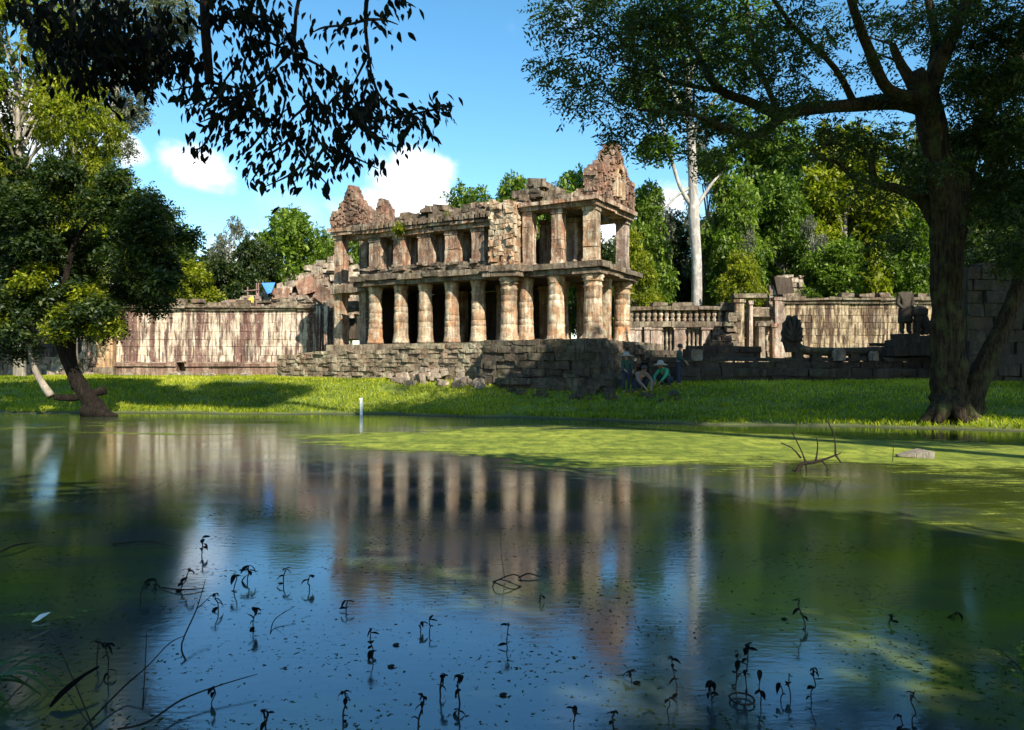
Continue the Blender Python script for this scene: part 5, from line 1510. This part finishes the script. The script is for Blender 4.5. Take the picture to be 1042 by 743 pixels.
mb = MB(); mb.tube([(-4.0, 1.0, 7.2), (-1.6, 3.4, 6.0), q(430, -100, -.1), q(380, -20), q(372, 20), q(375, 55), q(378, 75)], [.18, .08, .03, .018, .014, .01, .006], 8); mb.build('hanging_limb', M['barkdark'], ob_, smooth=True)
mb = MB(); mb.tube([(-4.0, 1.0, 7.2), (-4.2, 3.0, 6.4), q(60, -100, .1), q(70, -10), q(75, 30)], [.18, .1, .04, .025, .012], 8); mb.build('hanging_limb', M['barkdark'], ob_, smooth=True)
B = [
    [(297, 53), (285, 48), (265, 42), (250, 60), (245, 85)], [(297, 53), (280, 70), (265, 85), (245, 100), (225, 115), (203, 125)], [(297, 53), (310, 75), (320, 100), (318, 130), (310, 165), (300, 185)],
    [(297, 53), (330, 70), (350, 90), (365, 115), (395, 120), (440, 112), (462, 108)], [(213, 84), (195, 88), (175, 92)], [(213, 84), (235, 88), (255, 95), (262, 115), (275, 140)],
    [(378, 75), (385, 95), (400, 110), (425, 120), (437, 140)], [(372, 20), (355, 25), (330, 28), (318, 33)], [(375, 55), (365, 75), (355, 95)], [(320, 100), (340, 120), (350, 150), (345, 175)],
    [(225, 115), (215, 135), (205, 150), (195, 152)], [(300, 135), (285, 150), (270, 160), (262, 175), (255, 185)], [(310, 165), (295, 178), (270, 190)], [(318, 130), (330, 150), (360, 160), (385, 172)],
    [(365, 115), (375, 135), (395, 142)], [(75, 30), (60, 50), (50, 75)], [(75, 30), (95, 50), (115, 60), (150, 62), (195, 55)], [(75, 30), (40, 35), (30, 20)], [(75, 30), (85, 60), (100, 75), (80, 95)], [(115, 60), (130, 75), (160, 80)],
    [(245, 10), (250, 35), (262, 50)], [(209, 30), (230, 15), (245, 10), (275, 22), (290, 28)], [(380, -20), (400, -5), (420, 5)], [(372, 20), (390, 20), (405, 25)], [(255, 95), (250, 115), (240, 130), (225, 140)],
    [(280, 70), (290, 95), (285, 120), (270, 130)], [(350, 90), (335, 105), (330, 120)], [(246, 60), (230, 80), (222, 95)], [(50, 10), (20, 5), (40, 30)], [(95, 50), (120, 35), (140, 45), (170, 40)], [(378, 75), (370, 100), (380, 130)],
    [(425, 120), (410, 135), (405, 150)], [(385, 95), (365, 125), (345, 140)], [(60, 50), (85, 45), (110, 40)], [(110, 75), (140, 90), (150, 85)], [(270, 130), (255, 150), (240, 160)], [(330, 150), (320, 170), (335, 190)],
    [(262, 115), (245, 110), (232, 125)], [(240, 100), (215, 100), (190, 108)], [(230, 88), (212, 108), (200, 102)], [(310, 110), (295, 125), (300, 145)], [(340, 105), (355, 112), (372, 108)],
]
LC, LA, LN, LL, LW, LR = [], [], [], [], [], []
for path in B:
    dy0 = random.uniform(-.5, .5)
    pts_ = [q(x, y, dy0 + random.uniform(-.12, .12)) for x, y in path]
    mb = MB(); mb.tube(pts_, [.012] + [.008] * (len(pts_) - 2) + [.003], 5); mb.build('twig', M['deadwood'], ob_)
    for i in range(len(pts_) - 1):
        a, b = pts_[i], pts_[i + 1]
        ln_ = (b - a).length; k = max(5, int(ln_ / .0072 * (.9 if i else .5)))
        for j in range(k):
            c = a.lerp(b, random.random()) + Vector((random.gauss(0, .042), random.gauss(0, .09), random.gauss(-.02, .042)))
            s = random.uniform(.04, .10)
            dirv = Vector((random.gauss(0, .6), random.gauss(0, .5), -1.0 + random.gauss(0, .35))) + (b - a).normalized() * .5
            LC.append(c); LA.append(dirv); LN.append((random.gauss(0, .6), -1 + random.gauss(0, .5), random.gauss(.3, .5))); LL.append(s); LW.append(s * random.uniform(.3, .46)); LR.append(random.random())
# denser dark masses at the upper left
for (px, py, r, k) in ((80, 30, .18, 230), (105, 58, .17, 240), (130, 45, .17, 220), (150, 65, .11, 110), (170, 50, .10, 70), (120, 12, .17, 160), (90, 82, .07, 50), (180, 62, .08, 40), (60, 45, .08, 50), (255, 10, .13, 110), (230, 25, .1, 70), (270, 20, .1, 60)):
    c0_ = q(px, py)
    for j in range(k):
        c = c0_ + Vector((random.gauss(0, r), random.gauss(0, .3), random.gauss(0, r * .6))); s = random.uniform(.055, .105)
        LC.append(c); LA.append((random.gauss(0, .6), random.gauss(0, .5), -1.0)); LN.append((random.gauss(0, .6), -1, random.gauss(.3, .5))); LL.append(s); LW.append(s * random.uniform(.3, .46)); LR.append(random.random())
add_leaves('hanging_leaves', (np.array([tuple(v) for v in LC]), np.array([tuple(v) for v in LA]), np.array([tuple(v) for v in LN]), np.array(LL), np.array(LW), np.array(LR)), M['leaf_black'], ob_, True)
# canopy over and behind the viewer: it shades the near water
cls = []
for k in range(60):
    cls.append(((random.uniform(-9, 9), random.uniform(-9, 1.5), random.uniform(8.0, 10.5)), 1.5, 1.5, .6, 1))
add_leaves('high_canopy', sprays(cls, 120, 8, .8, .3, .16, rng=np.random.default_rng(5)), M['leaf_dark'], ob_)

# ================================================================== things in the water
def sprig(px, py, hpx, lean, leaves, label, thick=1.0, kind='sprig'):
    """small emergent plant: stem and drooping leaves, base on the water at (px, py)"""
    b = PW(px, py); s = b.y / F     # metres per pixel there
    root = empty('water_plant', b, label, 'plant', 'water plants standing in the near pond')
    mb = MB(); H = hpx * s * .7
    pts_ = [b + Vector((0, 0, -.05))]
    x = 0; n = 4
    for i in range(1, n + 1):
        x += lean * H / n + random.uniform(-.06, .06) * H
        pts_.append(b + Vector((x, random.uniform(-.03, .03), H * i / n)))
    mb.tube(pts_, [s * .6 * thick] * n + [s * .4], 6); mb.build('stem', M['deadwood'], root)
    C_, A_, N_, L_, W_ = [], [], [], [], []
    for k in range(int(leaves * 1.5 + .5)):
        i = random.randint(1, n) if k > 1 else n
        st = pts_[i].lerp(pts_[i - 1], random.uniform(0, .5)) if k else pts_[n]
        hd = random.uniform(0, 6.28); ll = random.uniform(4, 11) * s
        hv = Vector((math.cos(hd), math.sin(hd), 0)); pv = Vector((-hv.y, hv.x, 0))
        rise = random.uniform(-.2, .55); drop = random.uniform(.2, 1.1); wid = random.uniform(.16, .34); crum = random.uniform(-.4, .4)
        mb2 = MB(); sec = []
        for j in range(7):
            f = j / 6
            c = st + hv * ll * f * (1 - .25 * drop * f) + ZZ * ll * (rise * f - drop * f * f)
            wv = (pv + ZZ * crum * (f + .3)).normalized() * (ll * wid * math.sin(math.pi * min(1, f * .9 + .08)) ** .8 + .0006)
            wz = ZZ * ll * .10 * math.sin(math.pi * (f * .9 + .05))
            sec += [c - wv, c - wz, c + wv]
        fs = [(j * 3 + m_, j * 3 + m_ + 1, (j + 1) * 3 + m_ + 1, (j + 1) * 3 + m_) for j in range(6) for m_ in range(2)]
        mb2.add(sec, fs); me_o = mb2.build('leaf', M['leaf_black'], root); me_o.modifiers.new('t', 'SOLIDIFY').thickness = .0015
    if random.random() < .6:
        mb3 = MB(); i = random.randint(1, 3); e_ = Vector((random.uniform(-.25, .25) * H, random.uniform(-.1, .1) * H, random.uniform(-.05, .3) * H))
        mb3.tube([pts_[i], pts_[i] + e_ * .5 + ZZ * .05 * H, pts_[i] + e_], [s * .8, s * .7, s * .4], 5); mb3.build('side_stem', M['deadwood'], root)
    return root
SP = [
    (205, 566, 26, 0, 4, 'dark sprig with a tuft of leaves on top, the farthest out on the left half'),
    (158, 600, 17, 0, 4, 'short stubby dark sprig left of the bent stick'),
    (181, 602, 30, .5, 5, 'strongly bent sprig leaning right with folded leaves'),
    (143, 612, 24, .1, 2, 'thin sprig beside the stubby one at the edge of the green water'),
    (222, 622, 26, 0, 4, 'dark sprig with leaves half way up right of the tall reddish twig'),
    (237, 602, 26, .1, 3, 'slender sprig with a flat spray of leaves left of the twin topped one'),
    (252, 592, 24, .1, 5, 'twin topped sprig with spread leaves in the blue water'),
    (259, 640, 32, 0, 3, 'straight sprig with a single knot of leaves below the twin topped one'),
    (288, 594, 22, 0, 3, 'small sprig under the columns reflection with one curled leaf'),
    (314, 600, 20, 0, 2, 'faint thin sprig with a curled top right of the curled leaf one'),
    (352, 622, 16, 0, 2, 'tiny sprig low in the blue water left of the umbrella shaped plant'),
    (378, 670, 42, -.05, 6, 'umbrella shaped plant with long arching leaves in the middle of the blue water'),
    (350, 735, 46, 0, 6, 'tall dark plant with paired leaf clumps near the bottom edge left of centre'),
    (425, 742, 52, .15, 6, 'broad leaved plant rising from the bottom edge beside the dark clump'),
    (465, 728, 58, .05, 9, 'thick dark leafy clump near the bottom edge at the centre'),
    (449, 708, 34, 0, 4, 'slim plant leaning on the thick dark clump'),
    (427, 645, 15, 0, 1, 'tiny bare stalk left of its twin in the centre water'),
    (437, 645, 20, 0, 1, 'tiny forked stalk right of its twin in the centre water'),
    (517, 658, 34, 0, 3, 'small upright sprig straight below the ring shaped twig'),
    (110, 690, 52, -.05, 5, 'tall weedy plant in the green water near the left dark leaf'),
    (98, 676, 36, 0, 3, 'short weedy plant beside the tall weedy one'),
    (218, 718, 28, 0, 3, 'small dark sprig between the two fallen sticks'),
    (272, 742, 30, 0, 8, 'dense dark leaf clump at the bottom edge right of the long sticks'),
    (687, 708, 58, 0, 6, 'plant with a flat arched top leaf, first of the right hand cluster'),
    (681, 738, 40, 0, 2, 'single bud headed stalk below the flat topped plant'),
    (725, 716, 36, -.1, 6, 'dark drooping plant with a tangle of stems in the right hand cluster'),
    (748, 700, 52, -.05, 5, 'tall plant with level twig arms in the right hand cluster'),
    (762, 706, 72, .05, 8, 'tallest leafy plant of the right hand cluster'),
    (773, 716, 48, 0, 4, 'plain stalk with leaves at mid height right of the tallest plant'),
    (794, 712, 22, 0, 1, 'stub of a stalk beside a leafy stalk, right part of the cluster'),
    (805, 712, 34, 0, 2, 'leafy thin stalk right of the stub'),
    (827, 716, 54, 0, 6, 'plant topped with a dark triangular leaf at the right end of the cluster'),
    (820, 640, 44, -.15, 4, 'lone curved sprig in the pale blue water above the right hand cluster'),
    (585, 742, 32, 0, 2, 'thin two pronged stalk at the bottom edge right of centre'),
    (625, 746, 36, 0, 3, 'thick black stump like stalk at the bottom edge'),
    (642, 693, 14, 0, 5, 'low knot of dark leaves left of the right hand cluster'),
    (906, 636, 14, 0, 2, 'tiny sprig alone in the dark green water on the right'),
    (972, 630, 12, 0, 4, 'small dark leaf knot farthest right in the green water'),
    (930, 742, 50, -.1, 3, 'tall faint stalk in the bottom right green water'),
    (916, 745, 24, 0, 4, 'short leafy sprig beside the tall faint stalk'),
    (550, 612, 10, 0, 1, 'tiny stub right of the ring shaped twig'),
]
for (px, py, h, lean, lv, lab) in SP: sprig(px, py, h, lean, lv, lab, 1.6 if 'stump' in lab or 'clump' in lab else 1.0)

def stick(pts, rad, label, name='fallen_stick', mat='deadwood', side=(), cat='stick'):
    mb = MB(); pts = [Vector(p) for p in pts]
    rad = [x * .6 for x in rad]; mb.tube(pts, rad, 7, rough=.1)
    for s_ in side: mb.tube([Vector(p) for p in s_], [rad[0] * .6] + [rad[0] * .35] * (len(s_) - 1), 5)
    o = mb.build(name, M[mat], origin=pts[0], smooth=True); tag(o, label, cat); return o
def A(px, py, z): return PW(px, py, z)
stick([A(84, 742, .02), A(125, 700, .05), A(150, 678, .12), A(172, 655, .2), A(188, 647, .25)], [.008, .008, .006, .005, .003], 'long thin stick rising to the upper right from the bottom left corner')
stick([A(120, 742, .02), A(150, 735, .04), A(185, 712, .05), A(225, 697, .06), A(262, 686, .07)], [.009, .009, .008, .006, .003], 'long thin stick lying nearly flat right of the rising one')
stick([A(145, 722, .0), A(147, 690, .06), A(149, 650, .14), (A(150, 640, .18))], [.006, .005, .004, .002], 'upright thin twig crossing the rising stick')
stick([A(189, 672, 0), A(185, 655, .06), A(200, 620, .14), A(209, 590, .24)], [.010, .008, .007, .003], 'tall reddish bent twig standing left of the middle of the blue water', side=([A(200, 620, .14), A(215, 606, .17)],))
stick([A(95, 742, 0), A(78, 700, .05), A(58, 655, .1), A(50, 645, .12)], [.006, .005, .004, .002], 'thin dark twig leaning left in the green water')
stick([A(0, 722, .02), A(20, 700, .05), A(40, 680, .1)], [.005, .005, .003], 'thin twig at the left picture edge above the grass blades')
stick([A(275, 645, 0), A(280, 630, .03), A(300, 617, .06)], [.006, .005, .003], 'short forked twig in the blue water between two sprigs', side=([A(280, 630, .03), A(290, 622, .08)],))
stick([A(0, 562, 0.02), A(15, 555, .04), A(35, 552, .02)], [.012, .012, .006], 'dark floating stick by the left edge')
stick([A(115, 554, 0.01), A(150, 551, .03), A(175, 556, .01)], [.010, .010, .005], 'thin floating stick under the reflection of the leaning tree')
stick([A(165, 598, 0.01), A(185, 600, .02), A(208, 599, .01)], [.009, .009, .005], 'short floating stick across the foot of the bent sprig')
# ring twig
c = A(516, 592, .02); pts_ = [c + Vector((.11 * math.cos(a), .16 * math.sin(a), .02 * math.sin(2 * a))) for a in np.linspace(0, 5.9, 12)]
stick(pts_, [.008] * 12, 'ring shaped twig lying on the water with a thin stalk rising from it', 'ring_twig', side=([c + Vector((-.02, .1, 0)), c + Vector((-.05, .05, .25)), A(509, 530, 0) * 0 + c + Vector((-.04, 0, .42))],))
c = A(755, 711, .015); pts_ = [c + Vector((.06 * math.cos(a), .07 * math.sin(a), .0)) for a in np.linspace(0, 6.1, 12)]
stick(pts_, [.008] * 12, 'small loop of dark twig floating at the foot of the tallest plant', 'loop_twig')
c = A(538, 588, .01)
stick([c + Vector((-.08, 0, 0)), c + Vector((0, .05, .02)), c + Vector((.09, .02, 0))], [.01, .01, .005], 'short black twig touching the right side of the ring shaped twig')
# arching dead branch before the duckweed
c = PW(822, 480)
s = c.y / F
def Q(px, py, dy=0): return Vector(((px - 822) * s, dy, (480 - py) * s)) + c
stick([Q(810, 482), Q(814, 474), Q(820, 471), Q(830, 470), Q(843, 466), Q(856, 461)], [.05, .05, .055, .04, .03, .012], 'arching black dead branch sticking out of the water before the duckweed', 'dead_branch',
      side=([Q(820, 471), Q(815, 458), Q(806, 440), ], [Q(820, 471), Q(821, 482), Q(823, 492, .1)], [Q(830, 470), Q(832, 455), Q(831, 445)], [Q(836, 469), Q(842, 476), Q(841, 486, .1)], [Q(815, 466), Q(806, 456), Q(795, 451)], [Q(850, 463), Q(849, 445), Q(842, 428)], [Q(850, 463), Q(856, 471)]), cat='branch')
c = PW(908, 470); s = c.y / F
def Q2(px, py, dy=0): return Vector(((px - 908) * s, dy, (470 - py) * s)) + c
stick([Q2(908, 474), Q2(909, 455), Q2(908, 445), Q2(900, 437)], [.014, .01, .008, .005], 'thin upright twig in the duckweed left of the bleached plank', side=([Q2(908, 448), Q2(914, 440)],))
# bleached plank
a, b = PW(914, 465.5), PW(948, 466.5)
mb = MB(); mb.add([a + Vector((0, 0, .02)), b + Vector((0, -.1, .0)), b + Vector((0, .5, .0)), a + Vector((0, .1, .02)), a + Vector((0, 0, .05)), b + Vector((0, -.1, .13)), b + Vector((0, .5, .13)), a + Vector((0, .1, .05))],
                  [(0, 3, 2, 1), (4, 5, 6, 7), (0, 1, 5, 4), (1, 2, 6, 5), (2, 3, 7, 6), (3, 0, 4, 7)])
o = mb.build('bleached_plank', M['bleached'], origin=a); tag(o, 'pale bleached wedge of wood floating in the duckweed', 'plank')
# big dark leaf, white scrap
c = A(82, 700, .03)
mb = MB(); sec = []
for j in range(9):
    f = j / 8; p = A(52, 718, .02).lerp(A(100, 678, .10), f) + Vector((0, 0, .02 * math.sin(f * 3))); wv = Vector((.25, .9, 0)).normalized() * (.055 * math.sin(math.pi * (f * .94 + .04)) + .002)
    sec += [p - wv, p + Vector((0, 0, -.012)), p + wv]
fs = []
for j in range(8):
    for m_ in range(2): fs.append((j * 3 + m_, j * 3 + m_ + 1, (j + 1) * 3 + m_ + 1, (j + 1) * 3 + m_))
mb.add(sec, fs); o = mb.build('fallen_leaf', M['leaf_black'], origin=c); o.modifiers.new('t', 'SOLIDIFY').thickness = .003
tag(o, 'large dark curled fallen leaf in the bottom left green water', 'leaf')
c = A(41, 630, .01); mb = MB()
mb.add([c + Vector(p) for p in ((-.02, -.06, 0), (.02, -.05, 0.01), (.035, .05, .03), (.01, .08, .02), (-.015, .02, .025))], [(0, 1, 2, 3, 4)])
o = mb.build('bark_scrap', M['white'], origin=c); o.modifiers.new('t', 'SOLIDIFY').thickness = .004; tag(o, 'small whitish scrap floating alone in the dark green water at left', 'scrap')
stick([A(30, 650, .01), A(42, 645, .015), A(50, 641, .01)], [.005, .006, .004], 'short pale stick floating below the whitish scrap', mat='bleached')
# floating dead leaves
for (px, py, lb) in ((798, 630, 'small dark leaf floating under the lone curved sprig'), (648, 695, 'dark floating leaf left of the right hand cluster'), (512, 707, 'dark flat leaf floating low in the centre'), (398, 678, 'tiny dark leaf floating right of the umbrella shaped plant'), (403, 656, 'tiny dark leaf floating above the arching leaves')):
    c = A(px, py, .004); r = .016; mb = MB()
    mb.add([c + Vector((r * 1.3 * math.cos(a), r * 1.4 * math.sin(a) * abs(math.sin(a)) ** .4, .003 + .002 * math.cos(a))) for a in np.linspace(0, 2 * math.pi, 19)[:-1]], [tuple(range(18))])
    o = mb.build('floating_leaf', M['leaf_black'], origin=c); o.modifiers.new('t', 'SOLIDIFY').thickness = .002; tag(o, lb, 'leaf')

# near vegetation at the bottom corners
def blade_clump(base, n, lmin, lmax, mat, label, name, aim=(1, .2)):
    root = empty(name, base, label, 'plant')
    for k in range(n):
        mb = MB(); an = random.uniform(-.8, .8); d = Vector((aim[0] * math.cos(an) - aim[1] * math.sin(an), aim[1] * math.cos(an) + aim[0] * math.sin(an), 0)).normalized()
        ll = random.uniform(lmin, lmax); sec = []; sd = Vector((-d.y, d.x, 0))
        b0 = Vector(base) + Vector((random.uniform(-.06, .06), random.uniform(-.06, .06), 0))
        up = random.uniform(.35, .7)
        for j in range(9):
            f = j / 8; p = b0 + d * ll * f * .9 + ZZ * (ll * (up * 2 * f - up * 1.9 * f * f))
            wv = sd * (ll * .035 * math.sin(math.pi * (f * .85 + .13)) + .0005)
            sec += [p - wv, p - ZZ * ll * .012, p + wv]
        fs = [(j * 3 + m_, j * 3 + m_ + 1, (j + 1) * 3 + m_ + 1, (j + 1) * 3 + m_) for j in range(8) for m_ in range(2)]
        mb.add(sec, fs); mb.build('blade', M[mat], root)
    return root
blade_clump((-2.75, 3.9, .0), 14, .25, .5, 'leaf_blade', 'arching light green blades at the bottom left corner beside the sticks', 'grass_tuft')
sb = empty('low_shrub', (2.75, 4.0, 0), 'small leafy shrub sticking up at the bottom right corner', 'shrub')
mb = MB()
for k in range(9): 
    a = random.uniform(0, 6.28); mb.tube([(2.75, 4.0, -.02), (2.75 + .08 * math.cos(a), 4 + .08 * math.sin(a), .1), (2.75 + .2 * math.cos(a), 4 + .2 * math.sin(a), random.uniform(.12, .22))], [.005, .004, .002], 5)
mb.build('stems', M['deadwood'], sb)
add_leaves('foliage', sprays([((2.75, 4.0, .13), .2, .2, .1, 1)], 90, 6, .06, .028, .015), M['leaf_mid'], sb)

for (px, py, r, lb) in ((462, 218, .5, 'yellow green weeds growing on the broken gallery roof left of the pier'), (408, 228, .35, 'small tuft of weeds on the gallery roof beside the small pediment fragment'),
                        (531, 203, .5, 'bushy weeds sprouting from the top of the crumbling corner pier'), (552, 190, .3, 'thin weeds on the rubble above the upper right bay'), (436, 226, .35, 'low weeds in the dip of the gallery roof')):
    Yq = 34.5 if px < 500 else 33.0
    c = P(px, py + 4, Yq); rt_ = empty('roof_weed', c, lb, 'plant', 'weeds growing on the pavilion')
    add_leaves('foliage', sprays([(tuple(c), r, r * .8, r * .55, 1)], 90, 6, .2, .13, .05), M['leaf_yellow'], rt_)
    mb = MB()
    for k in range(5): mb.tube([c - ZZ * .3, c + Vector((random.uniform(-r, r) * .6, 0, random.uniform(0, r) * .5))], [.015, .006], 5, sub=1)
    mb.build('stem', M['deadwood'], rt_)
